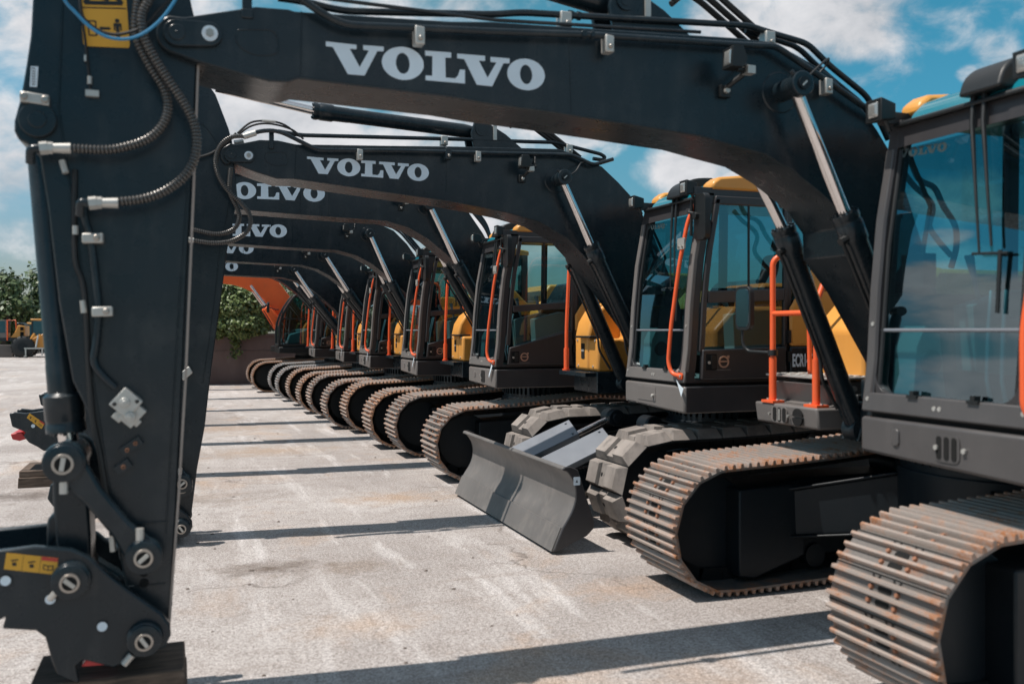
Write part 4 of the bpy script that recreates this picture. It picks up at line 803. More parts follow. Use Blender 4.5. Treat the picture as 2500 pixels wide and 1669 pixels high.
lo=[(x-2.66,z) for x,z in [(.033,2.723),(.069,2.716),(.227,2.684),(.334,2.666),(.411,2.671),(.455,2.689),(1.138,2.667),(1.334,2.65),(1.633,2.635),(1.999,2.612),(2.289,2.591),(2.439,2.582),(2.628,2.548),(2.838,2.512),(3.011,2.434),(3.189,2.325),(3.262,2.271)]]
b=boom(mc,up,lo,{'up':[(1.10,2.35),(1.30,1.85),(1.44,1.35),(1.42,1.25)],'lo':[(0.699, 2.157), (0.704, 2.007), (0.87, 1.821)]+[(1.22,1.3),(1.28,1.2)]},D['tip'][0],D['tip'][1],.010,.40,[D['seam1'],D['seam2']],D['pocket'])
lettering(mc,b,.010,-1.059,2.805,1.0)
for nm,y,r in (('pipeA',-.045,.0165),('pipeB',.085,.0165),('pipeC',.16,.0155)):
    m=MB(); m.tube(roundpath(at(D[nm],y),.05),r,12); m.build('hydraulic_pipe','dark',b)
m=MB(); m.tube([(-2.30,.03,3.06),(-1.3,.03,3.052),(-.2,.03,3.115)],.009,8); m.build('hydraulic_pipe','dark',b)
for x,z in D['clampA'][:2]: clamp(b,x,z,-.045)
clamp(b,*D['clampA'][3],-.045)
for x,z in D['clampB']: clamp(b,x,z,.085,True,1.1)
union(b,-.86,3.008,-.045,.05); union(b,-.87,3.14,.085,.02)
boom_lamp(b,D['lamp'],.010)
boss(b,.262,2.842,.01,-.19,.064)
m=MB(); m.tube(cat([(.30,-.17,2.88),(.39,-.14,2.95),(.50,-.08,3.02),(.53,-.02,3.0),(.47,.02,2.93)],6),.0055,6); m.build('grease_line','rubber',b)
m=MB(); m.box(-2.44,-2.40,.012,.05,2.93,3.09); m.box(-2.445,-2.395,-.0,.02,2.925,2.965); m.build('pipe_bracket','dark',b,bevel=.004)
cylinder(mc,'boom_cylinder',(.262,2.84),(.575,2.21),(1.12,1.08),-.115,.033,.062)
cylinder(mc,'boom_cylinder',(.262,2.84),(.64,2.20),(1.17,1.0),.50,.033,.062)
m=MB()
for yy in (-.19,-.06): m.prism([(1.02,.99),(1.28,.99),(1.22,1.12),(1.12,1.16),(1.06,1.12)],yy,yy+.03)
for yy in (.43,.56): m.prism([(1.12,.93),(1.32,.99),(1.30,1.10),(1.17,1.08)],yy,yy+.03)
m.box(1.2,1.6,-.2,.60,.985,1.02); m.prism([(1.2,1.0),(1.7,1.0),(1.6,1.4),(1.42,1.42),(1.3,1.2)],-.03,.005); m.prism([(1.2,1.0),(1.7,1.0),(1.6,1.4),(1.42,1.42),(1.3,1.2)],.41,.445); m.build('boom_foot','dark',mc,bevel=.01)
arm_cyl(mc,(-2.75,3.62),(-1.6,3.41),(-.59,3.25),.21)
hoses_top(mc,(-.35,3.33))
a=arm(mc,None,True,True)
m=MB(); 
m.tube([(-3.068,.058,1.715),(-3.007,.058,1.28),(-2.921,.058,.658)],.004,6); m.tube([(-3.135,.058,2.95),(-3.15,.058,2.5),(-3.05,.058,1.715)],.004,6)
m.tube([(-2.66,.058,2.2),(-2.70,.058,1.6),(-2.745,.058,.75)],.0035,6); m.tube([(-2.895,.058,.80),(-2.735,.058,.80)],.004,6); m.tube([(-2.89,.058,.54),(-2.745,.058,.54)],.004,6)
m.build('weld_seam','dark',a)
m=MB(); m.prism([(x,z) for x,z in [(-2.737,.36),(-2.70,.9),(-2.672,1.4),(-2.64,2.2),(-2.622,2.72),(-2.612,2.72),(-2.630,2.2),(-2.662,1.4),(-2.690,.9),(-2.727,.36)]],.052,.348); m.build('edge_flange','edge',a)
m=MB(); m.ycyl(-3.225,2.44,.035,.062,.07,28); m.ycyl(-3.225,2.44,.03,.062,.035,20); m.build('pin_cap','dark',a,bevel=.004)
m=MB(); m.mat(0); P0,P1=D['bar']; m.prism([(P0[0],P0[1]-.022),(P1[0],P1[1]-.022),(P1[0],P1[1]+.02),(P0[0],P0[1]+.02)],.03,.058); m.mat(1)
for t in (.14,.86): m.ycyl(P0[0]+(P1[0]-P0[0])*t,P0[1]+(P1[1]-P0[1])*t,.02,.03,.016,6)
m.build('lock_bar',['silver','pin'],a,bevel=.004)
m=MB(); m.mat(0); m.prism(D['sticker'],.0575,.0595); m.mat(1)
for k in range(7): 
    z=2.582+k*.0105; m.prism([(-3.248,z),(-3.234,z),(-3.234,z+.004),(-3.248,z+.004)],.0565,.0574)
m.build('sticker',['white','black'],a)
# warning plate
A0,B0,C0,D0=[Vector(p) for p in D['label']]
def q(u,v): w=(A0*(1-u)+B0*u)*(1-v)+(D0*(1-u)+C0*u)*v; return (w.x,w.y)
m=MB(); m.mat(0); m.prism([q(0,0),q(1,0),q(1,.97),q(.97,1),q(.03,1),q(0,.97)],.056,.0592); m.mat(1)
def lineq(u0,v0,u1,v1,w=.012,d=0):
    a_=Vector(q(u0,v0));b_=Vector(q(u1,v1)); dd=(b_-a_).normalized()*0.0; n=Vector((-(b_-a_).y,(b_-a_).x)).normalized()*w*.18
    m.prism([(a_.x-n.x,a_.y-n.y),(b_.x-n.x,b_.y-n.y),(b_.x+n.x,b_.y+n.y),(a_.x+n.x,a_.y+n.y)],.0543-d,.0558-d)
lineq(.10,.56,.90,.56,.045); lineq(.10,.565,.5,.33,.045,.0003); lineq(.90,.565,.5,.33,.045,.0006); lineq(.02,.61,.98,.61,.012); lineq(.4,.5,.62,.53,.03); lineq(.45,.47,.55,.53,.03,.0004)
lineq(.14,.745,.14,.89,.014); lineq(.14,.745,.30,.745,.014,.0003); lineq(.14,.89,.30,.89,.014,.0003); lineq(.30,.745,.30,.89,.014,.0005)
lineq(.40,.815,.58,.815,.03); m.prism([q(.36,.815),q(.42,.795),q(.42,.835)],.0541,.0557); m.prism([q(.62,.815),q(.56,.795),q(.56,.835)],.0541,.0557)
cc=Vector(q(.765,.735)); m.prism(circ(cc.x,cc.y,.0085,14),.0541,.0557); m.prism([q(.68,.76),q(.85,.76),q(.85,.83),q(.82,.83),q(.82,.79),q(.80,.79),q(.80,.91),q(.77,.91),q(.77,.845),q(.755,.845),q(.755,.91),q(.725,.91),q(.725,.79),q(.71,.79),q(.71,.83),q(.68,.83)],.0541,.0557)
m.build('warning_plate',['labely','black'],a)
m=MB(); ribbed(m,[(x,-.045,z) for x,z in D['hoseA']],.0195); m.build('hydraulic_hose','hose',a)
m=MB(); ribbed(m,[(x,-.085,z) for x,z in D['hoseB']],.0195); m.build('hydraulic_hose','hose',a)
for nm,y in (('fitA',-.045),('fitB',-.075)):
    P=D[nm]; m=MB(); m.mat(0); m.cyl((P[0][0],y,P[0][1]),(P[1][0],y,P[1][1]),.0215,.019,16); m.cyl((P[1][0],y,P[1][1]),(P[1][0]-.018,y,P[1][1]),.024,None,6); m.cyl((P[1][0]-.018,y,P[1][1]),(P[2][0],y,P[2][1]),.026,None,6); m.mat(1); m.tube(roundpath([(P[2][0],y,P[2][1]),(P[3][0],y,P[3][1]),(P[3][0]-.005,y+.03,P[3][1]-.05)],.03),.018,10); m.build('hose_fitting',['silver','dark'],a)
m=MB(); m.tube(roundpath(at(D['armpipe'],.035),.05),.0155,12); m.build('hydraulic_pipe','dark',a)
for x,z in D['armclamp']:
    m=MB(); m.mat(0); m.prism([(x-.042,z-.021),(x+.036,z-.018),(x+.036,z+.022),(x-.042,z+.018)],.0,.058); m.mat(1); m.ycyl(x+.012,z+.002,-.012,.0,.014,6); m.build('pipe_clamp',['silver','pin'],a,bevel=.005)
m=MB(); m.tube(cat(at(D['blueA'],-.11),5),.0065,8); m.build('grease_hose','blue',a); m=MB(); m.tube(cat(at(D['blueB'],-.08),5),.0065,8); m.build('grease_hose','rubber',a)
m=MB(); m.mat(0); m.tube(at(D['cable'],.045),.005,6); m.mat(1); x,z=D['cable'][4]; m.cyl((x,.045,z+.02),(x,.045,z-.012),.009,None,6); m.box(-3.055,-3.047,.035,.05,2.69,2.715); m.box(-3.05,-3.0,.035,.06,2.55,2.575); m.build('sensor_cable',['rubber','silver'],a)
# white valve block
x,z=D['valve'][0]; m=MB(); m.mat(0); ca,sa=math.cos(R(-42)),math.sin(R(-42))
def rb(u0,u1,v0,v1,y0,y1): m.prism([(x+ca*u-sa*v,z+sa*u+ca*v) for u,v in ((u0,v0),(u1,v0),(u1,v1),(u0,v1))],y0,y1)
rb(-.06,.03,-.045,.045,-.03,.06); rb(.0,.068,-.066,.024,-.012,.055); rb(-.02,.02,-.08,-.04,.0,.05); rb(.06,.082,-.05,-.02,.0,.05)
m.mat(1)
for u,v in ((-.02,.0),(.035,-.03)):
    xx=x+ca*u-sa*v; zz=z+sa*u+ca*v; m.ycyl(xx,zz,-.045,-.028,.020,16); m.ycyl(xx,zz,-.05,-.044,.011,10)
m.mat(2)
for u,v in ((-.045,-.03),(.012,.033)):
    xx=x+ca*u-sa*v; zz=z+sa*u+ca*v; m.ycyl(xx,zz,-.036,-.028,.009,8)
m.build('valve_block',['silver','silver','black'],a,bevel=.006)
m=MB(); m.mat(0)
for x,z in D['ports']:
    ca,sa=math.cos(R(35)),math.sin(R(35)); L_=.045 if z>1.1 else .033; m.prism([(x+ca*u-sa*v,z+sa*u+ca*v) for u,v in ((-L_,-.019),(L_,-.019),(L_,.019),(-L_,.019))],.03,.058)
m.mat(1)
for x,z in ((-2.862,1.135),(-2.893,1.108),(-2.908,1.04)): m.ycyl(x,z,.022,.031,.009,10)
m.mat(2)
for x,z in ((-2.862,1.135),(-2.893,1.108),(-2.908,1.04)): m.ycyl(x,z,.021,.0225,.004,8)
m.build('port_block',['dark','rustbolt','hole'],a,bevel=.004)
m=MB(); m.tube(cat([(-3.09,.05,2.25),(-3.09,.05,1.9),(-3.055,.05,1.75),(-3.03,.05,1.3),(-2.99,.05,1.05),(-2.95,.05,.75)],5),.011,8); m.build('hydraulic_hose','rubber',a)
m=MB(); m.tube([(-3.085,.02,2.02),(-3.085,.02,1.985)],.011,6); m.cut(); m.tube([(-3.06,.03,1.72),(-3.055,.03,1.67)],.011,6); m.cut(); m.tube([(-3.135,.03,2.28),(-3.12,.02,2.23)],.013,8); m.cut(); m.tube([(-2.95,.02,.76),(-2.945,.02,.70)],.012,6); m.each('hose_fitting','silver',a)
m=MB(); m.mat(0); 
for dz in (.02,-.025): m.ycyl(-2.83,.575+dz,.052,.06,.018,14)
m.build('bolt_holes','hole',a)
p1,p2,p3,p4=(-3.12,1.076),(-2.827,.682),(-3.093,.614),(-2.823,.354)
bucket_linkage(mc,p1,p2,p3,p4,(-3.235,2.40))
poly=D['coupler'][:-3]; left=[(-3.36,.50),(-3.42,.47),(-3.50,.50),(-3.52,.56),(-3.60,.55),(-3.64,.60),(-3.62,.70),(-3.56,.74),(-3.46,.73)]
left=[(-3.40,.45),(-3.44,.50),(-3.54,.52),(-3.58,.56),(-3.66,.56),(-3.70,.62),(-3.68,.72),(-3.60,.75),(-3.50,.73),(-3.42,.745)]
coup=[p for p in D['coupler'] if p[0]>-3.33][:]
coup=[p for p in D['coupler'] if p[0]>-3.342]+left[::1]
c=coupler(mc,coup,p3,p4,[(-3.66,.53),(-3.62,.55),(-3.55,.52),(-3.50,.46),(-3.56,.44),(-3.60,.47)],True,D['clabel'],D['cdots'][:1]+D['cdots'][2:])
m=MB(); m.prism(D['ear']+[(-3.20,.70)],.10,.30); m.build('lifting_eye','dark',c,bevel=.01)
m=MB(); m.cyl((-3.168,-.055,.548),(-3.13,-.075,.595),.013,None,8); m.cut(); m.cyl((-2.87,-.07,.30),(-2.90,-.07,.265),.015,None,8); m.each('grease_fitting','silver',c)
m=MB(); m.prism([(-3.06,.26),(-2.94,.255),(-2.96,.285),(-3.03,.30)],-.03,.43); m.build('latch','red',c,bevel=.006)
# --- machine 2
mc=EX[1]
for s in (-1,1): track(mc,s,'pad')
undercarriage(mc)
cab(mc,CX_[1],'A',False,rail=True,front='latch')
sp=upper(mc,CX_[1],False)
# model mark on the side panel
def txt(s,size,x,z,y,par,mat,name='model_lettering',sx=.62):
    cu=bpy.data.curves.new(name,'FONT'); cu.body=s; cu.size=size; cu.extrude=.0008; cu.offset=.0035*size/.1
    t=bpy.data.objects.new('tmp',cu); COL.objects.link(t); dg=bpy.context.evaluated_depsgraph_get(); me=bpy.data.meshes.new_from_object(t.evaluated_get(dg)); bpy.data.objects.remove(t)
    me.transform(Matrix.Rotation(R(90),4,'X')); me.transform(Matrix.Diagonal((sx,1,1,1)))
    me.materials.clear(); me.materials.append(M[mat]); o=bpy.data.objects.new(name,me); COL.objects.link(o); o.location=(x,y,z); o.parent=par; return o
txt('ECR145',.132,1.446,1.325,-1.4035,sp,'white',sx=.43)
toolbox(mc,CX_[1])
b=boom(mc,D['up2'][1:],D['lo2'][:6]+[(-.9,2.665),(-.62,2.63),(-.37,2.591),(-.075,2.525),(.192,2.389),(.327,2.257)],{'up':[(1.0,2.50),(1.25,1.95),(1.42,1.4),(1.40,1.25)],'lo':[(.60,1.95),(.88,1.6),(1.02,1.3),(1.15,1.2)]},(-2.593,2.934),D['tip2'][1],.02,.41,[D['seam2a'],D['seam2b']],[(x+.118,2.925+(z-2.828)*.95) for x,z in D['pocket']])
lettering(mc,b,.02,-1.045,2.885,.954,R(-1.2))
for nm,y,r in (('pipeA2',-.04,.0165),('pipeB2',.12,.0165)):
    m=MB(); m.tube(roundpath(at(D[nm],y),.05),r,12); m.build('hydraulic_pipe','dark',b)
for x,z in D['clamp2'][::2]: clamp(b,x,z,-.04)
clamp(b,*D['clamp2'][1],-.04,False,1.1,'dark')
for x,z in D['clamp2b']: clamp(b,x,z,.12,True,1.1)
boom_lamp(b,D['lamp2'],.02); boss(b,.082,2.888,.02,-.18,.064)
m=MB(); m.tube(cat([(.12,-.16,2.90),(.20,-.13,2.95),(.27,-.08,3.03),(.36,-.0,3.06)],6),.006,6); m.build('grease_line','rubber',b)
m=MB(); m.mat(0); m.tube(cat([(-2.55,.0,3.10),(-2.45,.0,3.19),(-2.32,.0,3.21),(-2.2,.0,3.19),(-2.08,.02,3.11)],6),.008,8); m.tube(cat([(-2.55,.04,3.09),(-2.45,.04,3.17),(-2.32,.04,3.20),(-2.15,.04,3.17),(-2.05,.05,3.10)],6),.008,8); m.tube(cat([(-2.56,0,3.1),(-2.63,-.0,3.02),(-2.75,.0,2.93),(-2.90,.0,2.88)],6),.01,8)
m.mat(1); m.tube([(-2.37,0,3.21),(-2.27,0,3.21)],.011,8); m.tube([(-2.49,-.04,3.085),(-2.42,-.04,3.11)],.019,10); m.tube([(-2.57,.1,3.045),(-2.50,.1,3.06)],.02,8); m.build('jumper_hoses',['rubber','silver'],b)
m=MB(); m.box(-2.315,-2.28,.0,.05,3.0,3.15); m.build('pipe_bracket','dark',b,bevel=.004)
cylinder(mc,'boom_cylinder',(.082,2.888),(.355,2.33),(.98,1.1),-.10,.033,.062); cylinder(mc,'boom_cylinder',(.082,2.888),(.42,2.33),(.98,1.1),.50,.033,.062)
AC=D['cyl2arm']; arm_cyl(mc,AC[2],AC[1],AC[0],.22); hoses_top(mc,(AC[0][0]+.2,AC[0][1]+.08))
A2=[(x,z) for x,z in D['arm2R']]
T=[(-3.1,3.9),(-3.18,3.3),(-3.26,2.5),(-3.2,2.35),(-3.10,2.2),(-3.02,1.2),(-3.0,.55),(-3.03,.13),(-2.98,.06),(-2.93,.05)]+A2[::-1]+[(-2.82,3.75)]
a=arm(mc,T,False,False)
m=MB(); m.mat(0); m.prism([(-2.97,3.17),(-2.845,3.17),(-2.845,2.86),(-2.97,2.86)],.055,.0585); m.mat(1); m.prism([(-2.95,3.135),(-2.86,3.135),(-2.86,3.16),(-2.95,3.16)],.0535,.0549); m.mat(2)
for k in range(10): m.prism([(-2.95,2.88+k*.024),(-2.88,2.88+k*.024),(-2.88,2.886+k*.024),(-2.95,2.886+k*.024)],.0535,.0549)
m.build('warning_plate',['labely','labelr','black'],a)
m=MB(); m.tube([(-2.60,.058,2.62),(-2.68,.058,2.2),(-2.72,.058,1.8),(-2.80,.058,1.2)],.0035,6); m.tube(cat([(-2.95,.058,3.2),(-2.8,.058,3.16),(-2.68,.058,3.0),(-2.63,.058,2.9)],5),.004,6); m.build('weld_seam','dark',a)
for nm,y in (('hose2A',-.06),('hose2B',-.03)):
    P=D[nm]; P=P[:7]+P[8:] if nm=='hose2A' else [(-2.60,2.83)]+P[1:]; m=MB(); ribbed(m,[(x,y,z) for x,z in P],.0185,.0155,10); m.build('hydraulic_hose','hose',a)
m=MB(); x,z=D['hose2A'][-1]; m.cyl((x-.0,-.06,z),(x-.07,-.06,z+.008),.022,None,12); m.cut(); m.cyl((-2.51,-.06,3.065),(-2.42,-.06,3.10),.022,None,12); m.each('hose_fitting','silver',a)
for (x,z),r in zip(D['arm2p'],(.066,.062)): pin_end(a,x,z,-.03,r,R(30))
m=MB(); m.prism([(-2.97,1.27),(-2.90,1.33),(-2.87,1.28),(-2.94,1.22)],.02,.06); m.build('valve_block','silver',a,bevel=.006)
bucket_linkage(mc,(-3.22,.95),(-2.947,.46),(-3.2,.45),(-2.953,.128),(-3.36,2.3))
coupler(mc,[(x-.15,z-.22) for x,z in coup],(-3.2,.40),(-2.953,.132),None)
# dozer blade
bp=[(-.455,.03),(-.385,.19),(-.315,.30),(-.285,.40),(-.295,.50),(-.35,.585),(-.385,.60),(-.375,.622),(-.34,.61),(-.265,.50),(-.255,.40),(-.285,.29),(-.355,.17),(-.415,.03)]
m=MB(); m.prism([(x,z) for x,z in cat_xz(bp)],-1.235,1.27); bl=m.build('dozer_blade','blade',mc,bevel=.006)
m=MB()
for yy in (-1.25,1.262): m.cut(); m.prism([(-.455,.028)]+[(x,z) for x,z in cat_xz(bp[1:8])]+[(-.33,.625),(-.27,.60),(-.21,.42),(-.14,.22),(-.145,.17),(-.20,.12),(-.43,.026)],yy,yy+.023)
m.each('end_plate','cabdark',bl,bevel=.005)
m=MB(); m.prism([(-.470,.024),(-.397,.192),(-.380,.185),(-.445,.024)],-1.227,1.262); m.build('cutting_edge','blade',bl,bevel=.003)

m=MB(); m.mat(0); m.prism(rrect(-.305,-.255,.49,.55,.006),-1.2535,-1.2505); m.mat(1); m.prism([(-.29,.51),(-.272,.51),(-.28,.53)],-1.2545,-1.2536); m.build('sticker',['white','black'],bl)
m=MB()
for yy in (-.34,.34): 
    m.prism([(-.225,.22),(-.235,.42),(.9,.55),(1.5,.62),(1.5,.45),(.9,.38)],yy-.06,yy+.06)
m.box(-.2,.2,-.34,.34,.25,.36); m.build('blade_arm','dark',bl,bevel=.012)
for yy in (-.36,.36):
    A_=Vector((-.20,yy,.40)); B_=Vector((.78,yy,.80)); d=(B_-A_).normalized(); n=Vector((-d.z,0,d.x))
    m=MB(); m.cyl(A_,A_+d*.6,.055); m.ycyl(A_.x,A_.z,yy-.09,yy+.09,.07,20); c_=m.build('blade_cylinder','under',bl); m=MB(); m.ycyl(B_.x,B_.z,yy-.10,yy+.10,.078,24); m.ycyl(B_.x,B_.z,yy-.112,yy-.098,.045,20); m.prism([(B_.x,B_.z-.06),(B_.x,B_.z+.06),(B_.x+.6,.72),(B_.x+.6,.55)],yy-.06,yy+.06); m.build('cylinder_mount','under',mc,bevel=.008)
    m=MB(); m.cyl(A_+d*.58,B_,.032); m.build('rod','chrome',c_)
    m=MB(); Y_=Vector((0,math.cos(R(24)),math.sin(R(24)))); N2=d.cross(Y_).normalized(); N2=N2 if N2.z>0 else -N2
    gc=lambda t,w,o: A_+d*t+Y_*w+N2*o
    m.frustum([gc(.0,-.125,.085),gc(.0,.125,.085),gc(.66,.125,.085),gc(.66,-.125,.085)],[gc(.0,-.125,.097),gc(.0,.125,.097),gc(.66,.125,.097),gc(.66,-.125,.097)])
    for w in (-.125,.113): m.frustum([gc(.0,w,.04),gc(.0,w+.012,.04),gc(.66,w+.012,.04),gc(.66,w,.04)],[gc(.0,w,.0845),gc(.0,w+.012,.0845),gc(.66,w+.012,.0845),gc(.66,w,.0845)])
    for t in (.05,.61):
        for s_ in (-.09,.09): m.cyl(gc(t,s_,.097),gc(t,s_,.109),.012,None,6)
    m.build('cylinder_guard','greyplate',c_,bevel=.004)
# --- machines 3..7
ST=['steel','steelrust','steel','steelrust','steelgrey']
BD=[(-.03,.11),(0,0),(0,-.04),(.06,-.10),(.0,.13)]
TX=[(-.934,3.15),(-.936,3.015),(-1.009,2.984),(-1.03,2.865),(-1.0,3.14)]
CT=['cylT3','cylT4','cylT5','cylT6','cylT7']
for k in range(5):
    i=k+2; mc=EX[i]; dx,dz=BD[k]; X=CX_[i]
    for s in (-1,1): track(mc,s,ST[k])
    undercarriage(mc); cab(mc,X,'B',False,rail=True,front='oval2'); upper(mc,X,True); toolbox(mc,X)
    if i in (3,4):
        fl=MB(); fl.prismX([(-.86,1.62),(-.66,1.62),(-.66,1.86),(-.86,1.86)],X+.16,X+.165); fl=fl.build('leaflet','red',mc); txt('AT',.10,0,0,0,fl,'white','leaflet_lettering',.9); q_=fl.children[0]; q_.rotation_euler=(0,0,R(-90)); q_.location=(X+.157,-.70,1.70)
    S=lambda P:[(x+dx,z+dz) for x,z in P]
    b=boom(mc,S([(-2.62,3.1),(-2.2,3.22),(-1,3.27),(-.1,3.27),(.3,3.21)]+D['up4']),S([(-2.50,2.93),(-2.3,2.88),(-2.0,2.83)]+D['lo4']),{'up':S([(1.28,2.15),(1.55,1.45),(1.5,1.3)]),'lo':S([(1.05,1.85),(1.2,1.35),(1.3,1.25)])},(-2.62+dx,3.02+dz),(-2.47+dx,3.03+dz),.02,.44)
    m=MB(); m.tube([(-.86+dx,.02,3.24+dz),(-.86+dx,.02,2.79+dz)],.004,6); m.tube([(-1.18+dx,.02,3.24+dz),(-1.18+dx,.02,2.80+dz)],.004,6); m.tube([(x,.02,z+.006) for x,z in S(D['lo4'])],.004,6); m.build('weld_seam','dark',b)
    lettering(mc,b,.02,TX[k][0],TX[k][1],1.28)
    m=MB()
    for yy,o in ((-.03,0),(.12,.05),(.22,.09)):
        m.tube(roundpath([(-2.1+dx,yy,3.2+dz+o),(-.1+dx,yy,3.31+dz+o),(.36+dx,yy,3.24+dz+o),(.70+dx+o,yy,3.06+dz+o),(1.0+dx+o,yy,2.72+dz+o),(1.12+dx+o,yy,2.45+dz)],.08),.017,10)
    m.build('hydraulic_pipe','dark',b)
    cy=D[CT[k]]; pz=cy[0]
    if k==4: pz=(.20,3.2)
    boss(b,pz[0],pz[1]-.01,.02,-.16,.066); boom_lamp(b,[(pz[0]-.35,pz[1]+.06),(pz[0]-.27,pz[1]+.01),(pz[0]-.31,pz[1]-.05)],.02)
    J=cy[1]; d=Vector((J[0]-pz[0],J[1]-pz[1])).normalized(); F=(J[0]+d.x*1.45+.06,J[1]+d.y*1.3)
    cylinder(mc,'boom_cylinder',pz,J,F,-.09,.036,.066); cylinder(mc,'boom_cylinder',pz,(J[0]+.03,J[1]),F,.50,.036,.066)
    # arm mostly hidden behind the nearer arms
    q_=1.12; V0=(-2.62+dx,3.02+dz); zz=(3.02+dz)/2.829
    mp=lambda P:[(V0[0]+(x+2.701)*q_,z*zz) for x,z in P]
    low=[(-3.068,1.715),(-3.02,1.395),(-2.979,1.049),(-2.921,.658),(-2.899,.531)]
    a=arm(mc,mp([(-2.95,3.55),(-3.12,3.4),(-3.21,3.1)]+D['Arm1L']+[(-3.12,2.1)]+low+[(-2.90,.33),(-2.83,.28),(-2.75,.30)]+D['Arm1R'][::-1]+[(-2.66,3.05),(-2.76,3.2),(-2.86,3.45)]),False,False)
    P4=mp([(-3.12,1.076),(-2.827,.682),(-3.093,.614),(-2.823,.354),(-3.235,2.4)])
    bucket_linkage(mc,P4[0],P4[1],P4[2],P4[3],P4[4])
    cp=D['coup3']; off=(XF[i]-XF[2])*0
    body=[(x,z) for x,z in cp[:4]]+[(-3.55,.80),(-3.3,.79),(-3.15,.72),(-2.9,.5),(-2.72,.42),(-2.70,.34),(-2.76,.28),(-3.0,.22),(-3.15,.25),(-3.2,.18),(-3.3,.2),(-3.38,.36),(-3.55,.40)]+[(x,z) for x,z in cp[6:]]
    c=coupler(mc,body,P4[2],P4[3],D['hook3'],True,D['clab3'],[(-3.90,.62)])
    arm_cyl(mc,(-2.7+dx,3.55+dz),(-1.9+dx,3.47+dz),(-.6+dx,3.40+dz),.23)
# --- orange excavator at the far end of the row
mc=thing('excavator','bright orange excavator with a black rounded cab at the far end of the row','excavator',(XF[7],YC[7],0),0,GRP)
for s in (-1,1): track(mc,s,'steelrust')
undercarriage(mc)
x0=XF[7]
lo8=[(.928,2.858),(1.186,2.829),(1.423,2.754),(1.684,2.645),(1.925,2.467),(2.101,2.287),(2.3,1.764)]; up8=[(2.278,2.996),(2.501,2.702),(2.657,2.498),(3.063,1.996)]
m=MB(); m.prism([(-.3,3.02),(.2,2.94),]+lo8[:5]+[(2.22,2.15),(2.5,1.75),(2.7,1.35),(3.2,1.35)]+up8[::-1]+[(2.05,3.2),(1.7,3.35),(1.2,3.38),(.3,3.3),(-.35,3.15)],.12,.55)
for v in range(len(m.v)): m.v[v]=(m.v[v][0]-x0,m.v[v][1],m.v[v][2])
b=m.build('boom','hitorange',mc,bevel=.012)
cylinder(mc,'boom_cylinder',(1.60-x0,2.80),(1.98-x0,2.27),(2.4-x0,1.5),.02,.036,.07); cylinder(mc,'boom_cylinder',(1.60-x0,2.80),(1.98-x0,2.27),(2.4-x0,1.5),.66,.036,.07)
for yy in (.02,.66):
    m=MB(); m.prism([(1.93-x0,2.16),(2.03-x0,2.27),(2.16-x0,2.16),(2.62-x0,1.45),(2.42-x0,1.36)],yy-.1,yy+.1); m.build('cylinder_cover','hitorange',mc,bevel=.03)
m=MB(); m.prism([(-.42-x0,3.1),(-.2-x0,2.9),(-.25-x0,1.6),(-.35-x0,.5),(-.55-x0,.4),(-.62-x0,1.4),(-.75-x0,2.6),(-.62-x0,3.2)],.18,.5); m.build('arm','hitorange',mc,bevel=.012)
m=MB(); m.prism([(-.30-x0,.62),(-.5-x0,.7),(-.95-x0,.55),(-1.1-x0,.2),(-.9-x0,.02),(-.55-x0,.03),(-.4-x0,.25)],.0,.7); m.build('bucket','hitorange',mc,bevel=.01)
X=.66; yn,yf=-1.25,-.30
fp=lambda z: X+{1.2:.02}.get(z,0)+.0+(.0 if z<1.6 else (.36*((z-1.6)/.85)**1.8))
m=MB(); zz=[1.18,1.4,1.6,1.8,2.0,2.2,2.35,2.45]
for a,c_ in ((yn,yn+.06),(yf-.06,yf)):
    m.prism([(fp(z),z) for z in zz]+[(X+.42,2.52),(X+.8,2.55),(X+1.5,2.52),(X+1.5,2.46),(X+.5,2.47)]+[(fp(z)+.07,z) for z in zz[::-1]],a,c_)
    m.box(X+.07,X+1.5,a,c_,1.18,1.24); m.box(X+1.44,X+1.5,a,c_,1.24,2.46)
m.box(X+.5,X+1.5,yn+.06,yf-.06,2.48,2.53); m.box(X-.0,X+.07,yn+.06,yf-.06,1.18,1.25); m.box(X+.43,X+.5,yn+.06,yf-.06,2.45,2.52); m.box(X+.05,X+1.5,yn+.06,yf-.06,1.17,1.2); m.box(X+1.45,X+1.5,yn+.06,yf-.06,1.2,1.9)
c=m.build('cab','black',mc,bevel=.02)
m=MB(); m.box(X+.02,X+2.2,yn-.02,1.25,1.0,1.165); m.build('deck','black',mc,bevel=.02)
g=MB(); vs=[];
for z in zz: vs+=[(fp(z)+.03,yn+.06,z),(fp(z)+.03,yf-.06,z)]
g.add(vs,[(2*i,2*i+1,2*i+3,2*i+2) for i in range(len(zz)-1)]); g.build('windscreen','glass',c)
for y in (yn+.03,yf-.03):
    g=MB(); g.add([(fp(z)+.06,y,z) for z in zz]+[(X+.5,y,2.47),(X+1.45,y,2.46),(X+1.45,y,1.24),(X+.1,y,1.24)],[tuple(range(len(zz)+4))]); g.build('window','glass',c)
m=MB(); m.box(X+.06,X+1.44,yn+.012,yn+.03,1.88,1.91); m.box(X+.78,X+.81,yn+.01,yn+.028,1.24,2.46); m.tube([(X+.06,yn-.01,1.3),(X+.03,yn-.015,1.7),(X+.12,yn-.015,2.1)],.012,8); m.build('window_bar','black',c)
m=MB(); m.prism([(X+.55,1.45),(X+.5,1.62),(X+.95,1.66),(X+1.15,2.25),(X+1.25,2.25),(X+1.15,1.45)],yn+.25,yf-.25); m.prism([(X+.2,1.25),(X+.3,1.5),(X+.75,1.62),(X+.75,1.25)],yn+.08,yn+.22); m.build('seat','creamy',c,bevel=.03)
